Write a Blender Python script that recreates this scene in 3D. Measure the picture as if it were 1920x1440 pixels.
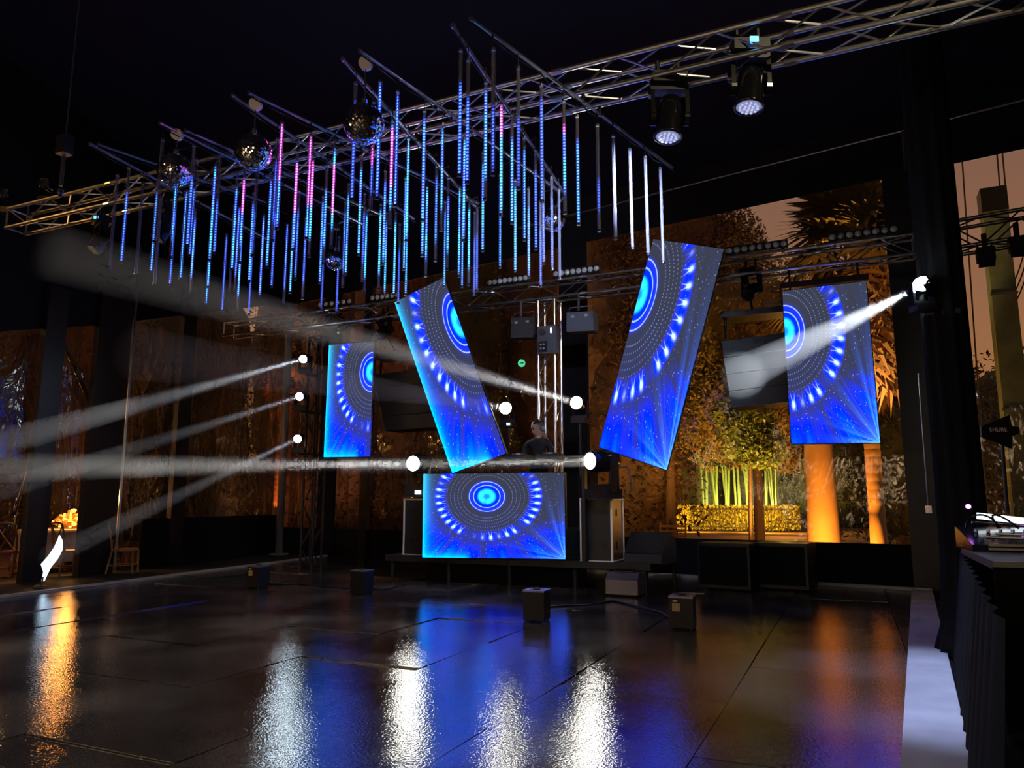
import bpy, bmesh, math, random
from mathutils import Vector, Matrix, Euler
random.seed(7)
for o in list(bpy.data.objects): bpy.data.objects.remove(o)
SC = bpy.context.scene
COL = SC.collection
# ---------------------------------------------------------------- camera
FPX, HCAM, YAW = 1400.0, 1.35, math.radians(24.3)
PITCH = math.atan(220 / FPX)
cam_d = bpy.data.cameras.new('camera'); cam = bpy.data.objects.new('camera', cam_d); COL.objects.link(cam)
cam_d.sensor_width = 36.0; cam_d.sensor_fit = 'HORIZONTAL'; cam_d.lens = 36.0 * FPX / 1920
cam_d.clip_end = 300
cam.location = (0, 0, HCAM); cam.rotation_euler = (math.pi / 2 + PITCH, 0, YAW)
SC.camera = cam
# ---------------------------------------------------------------- world, exposure
SC.view_settings.view_transform = 'Standard'; SC.view_settings.look = 'None'
SC.view_settings.exposure = 0.4; SC.view_settings.gamma = 1.0
SC.view_settings.use_curve_mapping = False
SC.cycles.use_denoising = True; SC.cycles.use_adaptive_sampling = True; SC.cycles.adaptive_threshold = .05; SC.cycles.adaptive_min_samples = 12
SC.cycles.transparent_max_bounces = 20
SC.cycles.max_bounces = 4; SC.cycles.diffuse_bounces = 2; SC.cycles.glossy_bounces = 3; SC.cycles.volume_bounces = 0
SC.cycles.sample_clamp_indirect = 6.0
W = bpy.data.worlds.new('night_sky'); SC.world = W; W.use_nodes = True
wn = W.node_tree.nodes; wl = W.node_tree.links; wn.clear()
wo = wn.new('ShaderNodeOutputWorld'); wb = wn.new('ShaderNodeBackground'); wr = wn.new('ShaderNodeValToRGB')
wt = wn.new('ShaderNodeTexCoord'); ws = wn.new('ShaderNodeSeparateXYZ')
wl.new(wt.outputs['Generated'], ws.inputs[0]); wl.new(ws.outputs['Z'], wr.inputs[0])
wr.color_ramp.elements[0].position = 0.0; wr.color_ramp.elements[0].color = (.72, .31, .09, 1)
wr.color_ramp.elements[1].position = .55; wr.color_ramp.elements[1].color = (.23, .15, .135, 1)
e = wr.color_ramp.elements.new(.28); e.color = (.45, .22, .13, 1)
wl.new(wr.outputs[0], wb.inputs[0]); wb.inputs[1].default_value = 0.5
wl.new(wb.outputs[0], wo.inputs[0])

# ---------------------------------------------------------------- helpers
_f = Vector((-math.sin(YAW) * math.cos(PITCH), math.cos(YAW) * math.cos(PITCH), math.sin(PITCH)))
_r = Vector((math.cos(YAW), math.sin(YAW), 0)); _u = _r.cross(_f)
CAM = Vector((0, 0, HCAM))
def ray(x, y): return _f + _r * ((x - 960) / FPX) - _u * ((y - 720) / FPX)
def at(x, y, Y): d = ray(x, y); return CAM + d * (Y / d.y)          # a photo pixel on the plane Y
def atz(x, y, z=0.0): d = ray(x, y); return CAM + d * ((z - HCAM) / d.z)
def atw(x, y, p, d):                                                # ... on a vertical wall through p along d
    n = Vector((-d[1], d[0], 0)).normalized(); R = ray(x, y)
    return CAM + R * (n.dot(Vector((p[0], p[1], 0)) - CAM) / n.dot(R))
def atk(x, y, k): return CAM + ray(x, y) * k

def lamp(name, kind, loc, power, color, aim=None, radius=.1, size=None, blend=.3):
    d = bpy.data.lights.new(name, kind); d.energy = power; d.color = color
    if kind in ('POINT', 'SPOT'): d.shadow_soft_size = radius
    if kind == 'SPOT': d.spot_size = math.radians(size); d.spot_blend = blend
    o = bpy.data.objects.new(name, d); COL.objects.link(o); o.location = loc
    if aim is not None: o.rotation_euler = (Vector(aim) - Vector(loc)).to_track_quat('-Z', 'Y').to_euler()
    return o

AMBER = (1.0, .50, .12); WARM = (1.0, .66, .32)
# garden uplights beyond the tent, and unseen warm lamps added round the dance floor
lamp('garden_uplight', 'SPOT', (-.75, 16.4, .12), 620, (1, .38, .04), (-.25, 18.4, 2.2), .10, 130, .5)
lamp('garden_uplight', 'SPOT', (1.35, 16.6, .15), 420, (1, .42, .05), (1.55, 18.0, 6), .12, 60, .6)
lamp('garden_uplight', 'SPOT', (.75, 15.6, .15), 3000, (1, .58, .18), (1.25, 17.5, 7.4), .12, 40, .6)
lamp('garden_uplight', 'SPOT', (-3.0, 18.0, .15), 1100, (1, .55, .09), (-3.2, 22, 7), .15, 110, .7)
lamp('garden_uplight', 'SPOT', (-6.5, 19.0, .15), 260, (1, .5, .12), (-7.5, 24, 5), .15, 110, .7)
lamp('garden_uplight', 'SPOT', (-17.5, 11.5, .15), 260, (1, .4, .1), (-22, 13.5, 5), .15, 120, .7)
lamp('garden_uplight', 'SPOT', (-18.5, 20.0, .15), 320, (1, .42, .18), (-20, 24, 6), .15, 120, .7)
lamp('garden_uplight', 'SPOT', (-4.0, 35.5, 1.2), 1500, (1, .62, .08), (-3.0, 38.6, .6), .1, 150, .8)
for i in range(14):                                                   # unseen warm lamps added behind the camera for mirror ball glints and fill
    lamp('dinner_lamp', 'POINT', (-11.5 + i * 1.05, -2.2 - 1.7 * (i % 3), 2.7 + .25 * (i % 2)), 32, (1, .70, .40), None, .33)
lamp('house_spot', 'SPOT', (3.7, 2.0, 7.0), 620, (1, .80, .45), (-.8, 6.1, 5.1), .1, 38, .6)  # unseen warm spot added to give the long truss its gold highlights
lamp('house_spot', 'SPOT', (-11.8, 3.4, 5.6), 170, AMBER, (-9.4, 6.1, 5.1), .1, 50, .6)  # unseen amber spot added for the left end of the truss
lamp('dinner_lamp', 'POINT', (-16.2, 9.7, 3.4), 110, AMBER, None, .1)
lamp('path_lamp', 'POINT', (-1.2, 22.6, 1.1), 60, AMBER, None, .08)  # unseen point lights added to brighten the garden ground
lamp('garden_uplight', 'SPOT', (-7.4, 35.5, 1.2), 1200, (1, .62, .08), (-7.0, 38.6, .6), .1, 150, .8)
lamp('path_lamp', 'POINT', (-2.6, 33.0, 1.3), 260, (1, .55, .1), None, .08)

class MB:
    def __init__(s): s.v = []; s.f = []; s.sm = False
    def add(s, vs, fs):
        b = len(s.v); s.v += [tuple(v) for v in vs]; s.f += [tuple(b + i for i in f) for f in fs]; return s
    def box(s, c, size, rot=None):
        c = Vector(c); hx, hy, hz = [k / 2 for k in size]
        vs = [Vector((sx * hx, sy * hy, sz * hz)) for sx in (-1, 1) for sy in (-1, 1) for sz in (-1, 1)]
        if rot is not None: vs = [rot @ v for v in vs]
        return s.add([c + v for v in vs], [(0, 1, 3, 2), (4, 6, 7, 5), (0, 4, 5, 1), (2, 3, 7, 6), (0, 2, 6, 4), (1, 5, 7, 3)])
    def cyl(s, p0, p1, r0, r1=None, n=10, caps=True):
        p0 = Vector(p0); p1 = Vector(p1); r1 = r0 if r1 is None else r1
        z = (p1 - p0).normalized(); x = z.orthogonal().normalized(); y = z.cross(x)
        vs = []
        for p, r in ((p0, r0), (p1, r1)):
            for i in range(n):
                a = 2 * math.pi * i / n; vs.append(p + x * (math.cos(a) * r) + y * (math.sin(a) * r))
        fs = [(i, (i + 1) % n, n + (i + 1) % n, n + i) for i in range(n)]
        if caps: fs += [tuple(range(n - 1, -1, -1)), tuple(range(n, 2 * n))]
        return s.add(vs, fs)
    def tube(s, pts, r, n=6):
        for a, b in zip(pts[:-1], pts[1:]): s.cyl(a, b, r, n=n)
        return s
    def lathe(s, prof, c=(0, 0, 0), axis=None, n=24):
        c = Vector(c); R = Matrix.Identity(3) if axis is None else Vector((0, 0, 1)).rotation_difference(Vector(axis)).to_matrix()
        vs = []; m = len(prof)
        for i in range(n):
            a = 2 * math.pi * i / n
            for r, z in prof: vs.append(c + R @ Vector((r * math.cos(a), r * math.sin(a), z)))
        fs = [(i * m + j, ((i + 1) % n) * m + j, ((i + 1) % n) * m + j + 1, i * m + j + 1) for i in range(n) for j in range(m - 1)]
        return s.add(vs, fs)
    def quad(s, a, b, c, d): return s.add([a, b, c, d], [(0, 1, 2, 3)])
    def prism(s, poly, d):
        d = Vector(d); poly = [Vector(p) for p in poly]; n = len(poly)
        return s.add(poly + [p + d for p in poly], [tuple(range(n - 1, -1, -1)), tuple(range(n, 2 * n))] + [(i, (i + 1) % n, n + (i + 1) % n, n + i) for i in range(n)])
    def mesh(s, name):
        me = bpy.data.meshes.new(name); me.from_pydata(s.v, [], s.f); me.update()
        bm = bmesh.new(); bm.from_mesh(me); bmesh.ops.recalc_face_normals(bm, faces=bm.faces); bm.to_mesh(me); bm.free()
        if s.sm:
            for p in me.polygons: p.use_smooth = True
        return me
    def smooth(s): s.sm = True; return s
    def build(s, name, mat, parent=None, off=None):
        if off is not None: s.v = [tuple(Vector(v) - Vector(off)) for v in s.v]
        return link(name, s.mesh(name), mat, parent)
def link(name, me, mat, parent=None):
    o = bpy.data.objects.new(name, me); COL.objects.link(o)
    if mat is not None and not me.materials: me.materials.append(mat)
    if parent is not None: o.parent = parent
    return o
def tag(o, label=None, cat=None, group=None, kind=None):
    if label: o['label'] = label
    if cat: o['category'] = cat
    if group: o['group'] = group
    if kind: o['kind'] = kind
    return o
def empty(name, loc=(0, 0, 0), rz=0, label=None, cat=None, group=None):
    o = bpy.data.objects.new(name, None); COL.objects.link(o); o.location = loc; o.rotation_euler = (0, 0, rz); o.empty_display_size = .1
    return tag(o, label, cat, group)
def dup(o, parent=None):
    c = o.copy(); COL.objects.link(c); c.parent = parent
    for ch in o.children: dup(ch, c)
    return c
_ucyl = {}
def rod(name, p0, p1, r, mat, parent, n=8):                          # a straight tube sharing one unit mesh per material
    k = (mat.name, n)
    if k not in _ucyl:
        m = MB().cyl((0, 0, 0), (0, 0, 1), 1, n=n); _ucyl[k] = m.mesh(name); _ucyl[k].materials.append(mat)
    p0 = Vector(p0); p1 = Vector(p1); d = p1 - p0
    o = bpy.data.objects.new(name, _ucyl[k]); COL.objects.link(o); o.parent = parent
    o.location = p0; o.rotation_mode = 'QUATERNION'; o.rotation_quaternion = Vector((0, 0, 1)).rotation_difference(d.normalized()); o.scale = (r, r, d.length)
    return o

# ---------------------------------------------------------------- materials
M = {}
def mat(name, col, rough=.5, metal=0., spec=.5, emit=None, es=1., bump=None, var=None, coat=0.):
    m = bpy.data.materials.new(name); m.use_nodes = True; nt = m.node_tree; b = nt.nodes['Principled BSDF']
    b.inputs['Base Color'].default_value = (*col, 1); b.inputs['Roughness'].default_value = rough; b.inputs['Metallic'].default_value = metal
    b.inputs['Specular IOR Level'].default_value = spec; b.inputs['Coat Weight'].default_value = coat
    tc = nt.nodes.new('ShaderNodeTexCoord')
    if var:                                                          # (scale, second colour): mottled colour
        n = nt.nodes.new('ShaderNodeTexNoise'); n.inputs['Scale'].default_value = var[0]; n.inputs['Detail'].default_value = 5
        r = nt.nodes.new('ShaderNodeValToRGB'); r.color_ramp.elements[0].color = (*col, 1); r.color_ramp.elements[1].color = (*var[1], 1)
        r.color_ramp.elements[0].position = .35; r.color_ramp.elements[1].position = .65
        nt.links.new(tc.outputs['Object'], n.inputs['Vector']); nt.links.new(n.outputs[0], r.inputs[0]); nt.links.new(r.outputs[0], b.inputs['Base Color'])
    if bump:
        n = nt.nodes.new('ShaderNodeTexNoise'); n.inputs['Scale'].default_value = bump[0]; n.inputs['Detail'].default_value = 3
        bp = nt.nodes.new('ShaderNodeBump'); bp.inputs['Strength'].default_value = bump[1]; bp.inputs['Distance'].default_value = bump[2]
        nt.links.new(tc.outputs['Object'], n.inputs['Vector']); nt.links.new(n.outputs[0], bp.inputs['Height']); nt.links.new(bp.outputs[0], b.inputs['Normal'])
    if emit: b.inputs['Emission Color'].default_value = (*emit, 1); b.inputs['Emission Strength'].default_value = es
    M[name] = m; return m
mat('alu', (.62, .62, .64), .28, 1.0)
mat('alu_dark', (.22, .22, .24), .35, 1.0)
mat('black_metal', (.012, .012, .014), .38, .3, .5)
mat('black_plastic', (.010, .010, .012), .45)
mat('black_gloss', (.006, .006, .008), .15)
mat('bar_metal', (.30, .30, .34), .3, .9)
mat('tent_black', (.006, .006, .010), .75, 0, .25, bump=(1.6, .25, .05))
mat('roof_black', (.010, .010, .034), .7, 0, .3, bump=(.5, .3, .2))
mat('drape_black', (.006, .006, .008), .85, 0, .2)
mat('post_grey', (.30, .30, .31), .45, .3)
mat('post_black', (.012, .012, .016), .4, .2)
mat('kerb_white', (.78, .79, .84), .55, 0, .4, bump=(9, .3, .01), var=(2.2, (.60, .61, .66)))
mat('edge_white', (.50, .49, .47), .6, var=(3, (.36, .35, .34)))
mat('carpet_dark', (.010, .009, .009), .8, bump=(40, .3, .01))
mat('ground_out', (.22, .10, .055), .85, var=(.6, (.15, .07, .04)))
mat('case_black', (.012, .012, .014), .35, bump=(80, .2, .002))
mat('case_edge', (.74, .72, .68), .4, .25)
mat('grey_box', (.075, .085, .115), .5)
mat('speaker_grey', (.035, .038, .045), .6, bump=(120, .5, .003))
mat('lens_grey', (.45, .50, .50), .15, .2, coat=.6)
mat('lens_on', (.9, .9, .9), .3, emit=(1, .97, .86), es=70)
mat('lens_on_blue', (.9, .9, .9), .3, emit=(.72, .9, 1), es=60)
mat('lens_led', (.3, .3, .4), .1, .1, coat=.8, emit=(.5, .55, 1), es=.25)
mat('led_dim', (.6, .6, .8), .2, emit=(.62, .66, 1), es=.55)
mat('screen_cyan', (.1, .3, .5), .3, emit=(.10, .45, 1), es=2.2)
mat('display_white', (.8, .8, .8), .3, emit=(.8, .95, 1), es=1.6)
mat('sticker', (.62, .46, .20), .6)
mat('sticker_white', (.7, .7, .7), .6)
mat('white_plastic', (.62, .58, .62), .4)
mat('haze_metal', (.24, .22, .27), .35, .7)
mat('skin', (.36, .20, .15), .5)
mat('hair', (.010, .008, .007), .5)
mat('cloth_black', (.010, .010, .012), .8)
mat('wood_chair', (.34, .17, .075), .5)
mat('tablecloth', (.50, .46, .42), .8)
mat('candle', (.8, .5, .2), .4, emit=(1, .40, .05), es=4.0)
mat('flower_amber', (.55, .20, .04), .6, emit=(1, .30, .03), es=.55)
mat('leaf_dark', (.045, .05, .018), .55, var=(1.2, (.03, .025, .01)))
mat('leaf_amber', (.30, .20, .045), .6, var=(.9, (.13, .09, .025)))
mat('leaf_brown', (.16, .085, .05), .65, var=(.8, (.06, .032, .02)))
mat('leaf_green', (.15, .22, .045), .5, var=(2, (.08, .10, .02)))
mat('hedge_yellow', (.42, .33, .05), .6, var=(3, (.20, .16, .03)))
mat('palm_leaf', (.26, .20, .07), .5)
mat('palm_dead', (.36, .21, .10), .7)
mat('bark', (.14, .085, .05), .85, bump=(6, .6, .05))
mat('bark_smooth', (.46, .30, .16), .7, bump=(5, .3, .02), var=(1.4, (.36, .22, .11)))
mat('concrete', (.10, .15, .115), .8, var=(3, (.065, .095, .075)))
mat('wire', (.015, .012, .010), .6)
mat('green_sign', (.02, .1, .05), .4, emit=(.08, .75, .38), es=.7)
mat('sign_dark', (.01, .04, .03), .5)
mat('silver', (.7, .7, .75), .25, .9)
mat('wood_strip', (.34, .26, .13), .5)
mat('led_violet', (.5, .1, .9), .3, emit=(.6, .15, 1), es=5)
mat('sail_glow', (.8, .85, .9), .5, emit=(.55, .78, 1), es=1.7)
mat('text_white', (.95, .95, .95), .5)
mat('red_led', (.5, .05, .03), .4, emit=(1, .12, .05), es=3)
mat('bench_wood', (.30, .18, .09), .6)

# mirrored mosaic
mat('mirror', (.88, .88, .88), .09, 1.0)
# clear plastic sheeting: see-through, glossy where it wrinkles
def plastic(name, tint, gloss, bscale, bstr, streak):
    m = bpy.data.materials.new(name); m.use_nodes = True; nt = m.node_tree; nt.nodes.clear(); N = nt.nodes.new; L = nt.links.new
    out = N('ShaderNodeOutputMaterial'); mix = N('ShaderNodeMixShader'); tr = N('ShaderNodeBsdfTransparent'); gl = N('ShaderNodeBsdfGlossy')
    tr.inputs[0].default_value = (*tint, 1); gl.inputs['Roughness'].default_value = .10; gl.inputs['Color'].default_value = (1, 1, 1, 1)
    lw = N('ShaderNodeLayerWeight'); lw.inputs['Blend'].default_value = .25
    mu = N('ShaderNodeMath'); mu.operation = 'MULTIPLY_ADD'; mu.inputs[1].default_value = gloss; mu.inputs[2].default_value = .035
    tc = N('ShaderNodeTexCoord'); mp = N('ShaderNodeMapping'); mp.inputs['Scale'].default_value = (1.0, 1.0, streak)
    nz = N('ShaderNodeTexNoise'); nz.inputs['Scale'].default_value = bscale; nz.inputs['Detail'].default_value = 4; nz.inputs['Distortion'].default_value = .6
    bu = N('ShaderNodeBump'); bu.inputs['Strength'].default_value = bstr; bu.inputs['Distance'].default_value = .12
    L(tc.outputs['Object'], mp.inputs[0]); L(mp.outputs[0], nz.inputs[0]); L(nz.outputs[0], bu.inputs['Height'])
    L(bu.outputs[0], gl.inputs['Normal']); L(bu.outputs[0], lw.inputs['Normal'])
    L(lw.outputs['Fresnel'], mu.inputs[0]); L(mu.outputs[0], mix.inputs[0]); L(tr.outputs[0], mix.inputs[1]); L(gl.outputs[0], mix.inputs[2]); L(mix.outputs[0], out.inputs[0])
    M[name] = m; return m
plastic('clear_sheet', (.90, .86, .80), .5, 1.3, .8, .35)
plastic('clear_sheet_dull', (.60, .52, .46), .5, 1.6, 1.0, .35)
# clear acrylic sleeve of the LED tubes
m = bpy.data.materials.new('acrylic'); m.use_nodes = True; nt = m.node_tree; nt.nodes.clear()
out = nt.nodes.new('ShaderNodeOutputMaterial'); mix = nt.nodes.new('ShaderNodeMixShader'); tr = nt.nodes.new('ShaderNodeBsdfTransparent'); pb = nt.nodes.new('ShaderNodeBsdfPrincipled')
pb.inputs['Base Color'].default_value = (.24, .23, .30, 1); pb.inputs['Roughness'].default_value = .38; pb.inputs['Specular IOR Level'].default_value = .25
lw = nt.nodes.new('ShaderNodeLayerWeight'); lw.inputs['Blend'].default_value = .45
mr = nt.nodes.new('ShaderNodeMapRange'); mr.inputs['To Min'].default_value = .10; mr.inputs['To Max'].default_value = .75
nt.links.new(lw.outputs['Facing'], mr.inputs[0]); nt.links.new(mr.outputs[0], mix.inputs[0]); nt.links.new(tr.outputs[0], mix.inputs[1]); nt.links.new(pb.outputs[0], mix.inputs[2]); nt.links.new(mix.outputs[0], out.inputs[0])
M['acrylic'] = m

class E:                                                             # shader maths by operators
    nt = None
    def __init__(s, sock): s.s = sock
    @staticmethod
    def op(name, *a):
        n = E.nt.nodes.new('ShaderNodeMath'); n.operation = name
        for i, x in enumerate(a):
            if isinstance(x, E): E.nt.links.new(x.s, n.inputs[i])
            else: n.inputs[i].default_value = float(x)
        return E(n.outputs[0])
    def __add__(s, o): return E.op('ADD', s, o)
    __radd__ = __add__
    def __sub__(s, o): return E.op('SUBTRACT', s, o)
    def __rsub__(s, o): return E.op('SUBTRACT', o, s)
    def __mul__(s, o): return E.op('MULTIPLY', s, o)
    __rmul__ = __mul__
    def __truediv__(s, o): return E.op('DIVIDE', s, o)
def eabs(a): return E.op('ABSOLUTE', a)
def efrac(a): return E.op('FRACT', a)
def efloor(a): return E.op('FLOOR', a)
def emax(a, b): return E.op('MAXIMUM', a, b)
def emin(a, b): return E.op('MINIMUM', a, b)
def elt(a, b): return E.op('LESS_THAN', a, b)
def egt(a, b): return E.op('GREATER_THAN', a, b)
def sstep(a, lo, hi):
    n = E.nt.nodes.new('ShaderNodeMapRange'); n.interpolation_type = 'SMOOTHSTEP'
    E.nt.links.new(a.s, n.inputs['Value']); n.inputs['From Min'].default_value = lo; n.inputs['From Max'].default_value = hi
    return E(n.outputs[0])
def eexp(a): return E.op('EXPONENT', a)
def noise1(a, scale, detail=2):
    n = E.nt.nodes.new('ShaderNodeTexNoise'); n.noise_dimensions = '1D'; E.nt.links.new(a.s, n.inputs['W']); n.inputs['Scale'].default_value = scale; n.inputs['Detail'].default_value = detail
    return E(n.outputs[0])
def hash1(a):
    n = E.nt.nodes.new('ShaderNodeTexWhiteNoise'); n.noise_dimensions = '1D'; E.nt.links.new(a.s, n.inputs['W']); return E(n.outputs['Value'])
def mixcol(layers):                                                  # sum of colour * factor
    acc = [None, None, None]
    for c, f in layers:
        for i in range(3):
            if c[i] == 0: continue
            t = f * c[i]; acc[i] = t if acc[i] is None else acc[i] + t
    n = E.nt.nodes.new('ShaderNodeCombineXYZ')
    for i in range(3): E.nt.links.new(acc[i].s, n.inputs[i])
    return n.outputs[0]

# --- the picture on the LED walls
m = bpy.data.materials.new('led_picture'); m.use_nodes = True; nt = m.node_tree; nt.nodes.clear(); E.nt = nt; M['led_picture'] = m
out = nt.nodes.new('ShaderNodeOutputMaterial'); em = nt.nodes.new('ShaderNodeEmission')
uvn = nt.nodes.new('ShaderNodeUVMap'); uvn.uv_map = 'content'; sep = nt.nodes.new('ShaderNodeSeparateXYZ'); nt.links.new(uvn.outputs[0], sep.inputs[0])
U, V = E(sep.outputs[0]), E(sep.outputs[1])
X = (U - .47) / .35; Y = (V - .73) / .48
r = E.op('SQRT', X * X + Y * Y); th = E.op('ARCTAN2', X, Y * -1.0)
core = 1.0 - sstep(r, .14, .21)
pet = noise1(th, 1.6) * sstep(r, .03, .10)
disc = 1.0 - sstep(r, .25, .42)
line1 = 1.0 - sstep(eabs(r - .27), .006, .014)
line2 = 1.0 - sstep(eabs(r - .36), .004, .012)
rr = (r - .48) / .078
ringm = 1.0 - sstep(eabs(efrac(rr) - .5), .05, .15)
dots = 1.0 - sstep(eabs(efrac(th * (96 / 6.2832)) - .5), .10, .24)
dring = ringm * dots * egt(r, .48) * elt(r, .87) * (1.15 - r)
cell = th * (38 / 6.2832); ci = hash1(efloor(cell)); a = eabs(efrac(cell) - .5)
s = (r - .84) / .26
band = egt(s, 0.0) * elt(s, 1.0)
tail = (1.0 - sstep(eabs(a - (.75 - s) * .36), .01, .07)) * egt(s, .05) * elt(s, .75) * s
head = eexp(((s - .68) * (s - .68) * 34.0 + a * a * 40.0) * -1.0)
alive = sstep(ci, .02, .45)
arrow = (tail * 1.2 + head * 1.6) * alive
halo = eexp((r - .99) * (r - .99) * -90.0) * (.15 + alive)
ang = noise1(th, 7.0, 3)
grow = sstep(r, 1.15, 1.75)
low = sstep(1.0 - V, .50, .85)
rays = sstep(ang, .42, .72) * grow * low
fill = sstep(ang, .34, .60) * sstep(r, 1.02, 1.45) * low
left = eexp(U * -38.0); leftw = eexp(U * -16.0) * sstep(1.0 - V, -.2, .9)
bot = eexp(V * -30.0) * (1.0 - sstep(U, .30, .37)); botw = eexp(V * -6.0)
dx = (1.0 - U) * 2.0; dd = E.op('SQRT', dx * dx + V * V); ca = E.op('ARCTAN2', dx, V)
crn = eexp(dd * -5.5) * sstep(noise1(ca, 5.0, 2), .45, .72) * 1.6 + eexp(dd * -14.0)
vor = nt.nodes.new('ShaderNodeTexVoronoi'); vor.voronoi_dimensions = '2D'; vor.inputs['Scale'].default_value = 17.0
mp = nt.nodes.new('ShaderNodeMapping'); mp.inputs['Scale'].default_value = (2, 1, 1); nt.links.new(uvn.outputs[0], mp.inputs[0]); nt.links.new(mp.outputs[0], vor.inputs['Vector'])
def pick(v, th_):
    q = E.nt.nodes.new('ShaderNodeSeparateXYZ'); E.nt.links.new(v.outputs['Color'], q.inputs[0]); return egt(E(q.outputs[0]), th_)
star = (1.0 - sstep(E(vor.outputs['Distance']), .045, .085)) * egt(r, .86) * pick(vor, .45)
vor2 = nt.nodes.new('ShaderNodeTexVoronoi'); vor2.voronoi_dimensions = '2D'; vor2.inputs['Scale'].default_value = 34.0; nt.links.new(mp.outputs[0], vor2.inputs['Vector'])
star = star + (1.0 - sstep(E(vor2.outputs['Distance']), .05, .10)) * egt(r, .95) * .5 * pick(vor2, .6)
one = U * 0.0 + 1.0
BL = (0.0, .04, 2.6); CY = (.03, .85, 1.6); WH = (.6, .95, 1.5)
cover = emin(fill * .9 + rays + leftw + disc + halo * band + botw * .5 + crn, 1.0)
col = mixcol([((.042, .048, .075), one - cover), (BL, disc * .8), (CY, core * (.35 + pet * 1.6)), (WH, (line1 + line2) * .6), ((.35, .42, 1.0), dring * .8),
              (BL, halo * band * .75), (WH, arrow * 1.1), (BL, fill * .5 + rays * .6), ((.0, .30, .6), rays * rays * .7), ((.0, .9, 1.4), left * 1.0 + bot * .9),
              (BL, leftw * .7 + botw * .22), ((.2, .8, 1.2), crn * .55), (BL, crn * 1.0), ((.5, .6, .9), star * .5)])
nt.links.new(col, em.inputs[0]); em.inputs[1].default_value = 0.82; nt.links.new(em.outputs[0], out.inputs[0])

# --- LED strip inside the hanging tubes: lit dots, colour by height; each tube's own values come from its custom properties
m = bpy.data.materials.new('led_strip'); m.use_nodes = True; nt = m.node_tree; nt.nodes.clear(); E.nt = nt; M['led_strip'] = m
out = nt.nodes.new('ShaderNodeOutputMaterial'); em = nt.nodes.new('ShaderNodeEmission'); pb = nt.nodes.new('ShaderNodeBsdfPrincipled'); ad = nt.nodes.new('ShaderNodeAddShader')
pb.inputs['Base Color'].default_value = (.12, .115, .17, 1); pb.inputs['Roughness'].default_value = .4
tc = nt.nodes.new('ShaderNodeTexCoord'); sp = nt.nodes.new('ShaderNodeSeparateXYZ'); nt.links.new(tc.outputs['Object'], sp.inputs[0])
def prop(n):
    a = nt.nodes.new('ShaderNodeAttribute'); a.attribute_type = 'OBJECT'; a.attribute_name = n; return E(a.outputs['Fac'])
t = E(sp.outputs['Z']) * -1.0
o0, o1, m0, m1, hue, br = [prop(n) for n in ('lit_from', 'lit_to', 'pink_from', 'pink_to', 'cyan', 'bright')]
lit = sstep(t - o0, -.02, .10) * (1.0 - sstep(t - o1, -.12, .02))
pink = sstep(t - m0, -.06, .03) * (1.0 - sstep(t - m1, -.03, .06))
d = 1.0 - sstep(eabs(efrac(t * 36.0) - .5), .16, .36)
cy = hue * (1.0 - pink) * sstep(noise1(t + hue * 9.0, 2.2), .3, .62)
bl = (1.0 - pink) - cy
k = lit * br * (d * 1.9 + .14)
col = mixcol([((1.0, .05, .75), pink * k * 1.25), ((.0, .42, .62), cy * k), ((.004, .05, 1.25), bl * k), ((.08, .12, .16), d * lit * br)])
nt.links.new(col, em.inputs[0]); em.inputs[1].default_value = 3.0
nt.links.new(em.outputs[0], ad.inputs[0]); nt.links.new(pb.outputs[0], ad.inputs[1]); nt.links.new(ad.outputs[0], out.inputs[0])

# --- wet black dance floor
m = mat('floor_wet', (.016, .014, .013), .16, 0, .6); nt = m.node_tree; b = nt.nodes['Principled BSDF']; tc = nt.nodes['Texture Coordinate']
g = nt.nodes.new('ShaderNodeNewGeometry')
n1 = nt.nodes.new('ShaderNodeTexNoise'); n1.inputs['Scale'].default_value = .9; n1.inputs['Detail'].default_value = 5
n2 = nt.nodes.new('ShaderNodeTexNoise'); n2.inputs['Scale'].default_value = 60; n2.inputs['Detail'].default_value = 3
n3 = nt.nodes.new('ShaderNodeTexNoise'); n3.inputs['Scale'].default_value = 2.2; n3.inputs['Detail'].default_value = 2
for n in (n1, n2, n3): nt.links.new(g.outputs['Position'], n.inputs['Vector'])
rmp = nt.nodes.new('ShaderNodeMapRange'); rmp.inputs['From Min'].default_value = .35; rmp.inputs['From Max'].default_value = .68; rmp.inputs['To Min'].default_value = .03; rmp.inputs['To Max'].default_value = .13
nt.links.new(n1.outputs[0], rmp.inputs[0]); nt.links.new(rmp.outputs[0], b.inputs['Roughness'])
cr = nt.nodes.new('ShaderNodeValToRGB'); cr.color_ramp.elements[0].color = (.03, .027, .027, 1); cr.color_ramp.elements[1].color = (.13, .115, .105, 1)
cr.color_ramp.elements[0].position = .4; cr.color_ramp.elements[1].position = .7
nt.links.new(n1.outputs[0], cr.inputs[0]); nt.links.new(cr.outputs[0], b.inputs['Base Color'])
b.inputs['IOR'].default_value = 2.2
b1 = nt.nodes.new('ShaderNodeBump'); b1.inputs['Strength'].default_value = .18; b1.inputs['Distance'].default_value = .01
b2 = nt.nodes.new('ShaderNodeBump'); b2.inputs['Strength'].default_value = .05; b2.inputs['Distance'].default_value = .06
nt.links.new(n2.outputs[0], b1.inputs['Height']); nt.links.new(n3.outputs[0], b2.inputs['Height']); nt.links.new(b2.outputs[0], b1.inputs['Normal']); nt.links.new(b1.outputs[0], b.inputs['Normal'])
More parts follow.
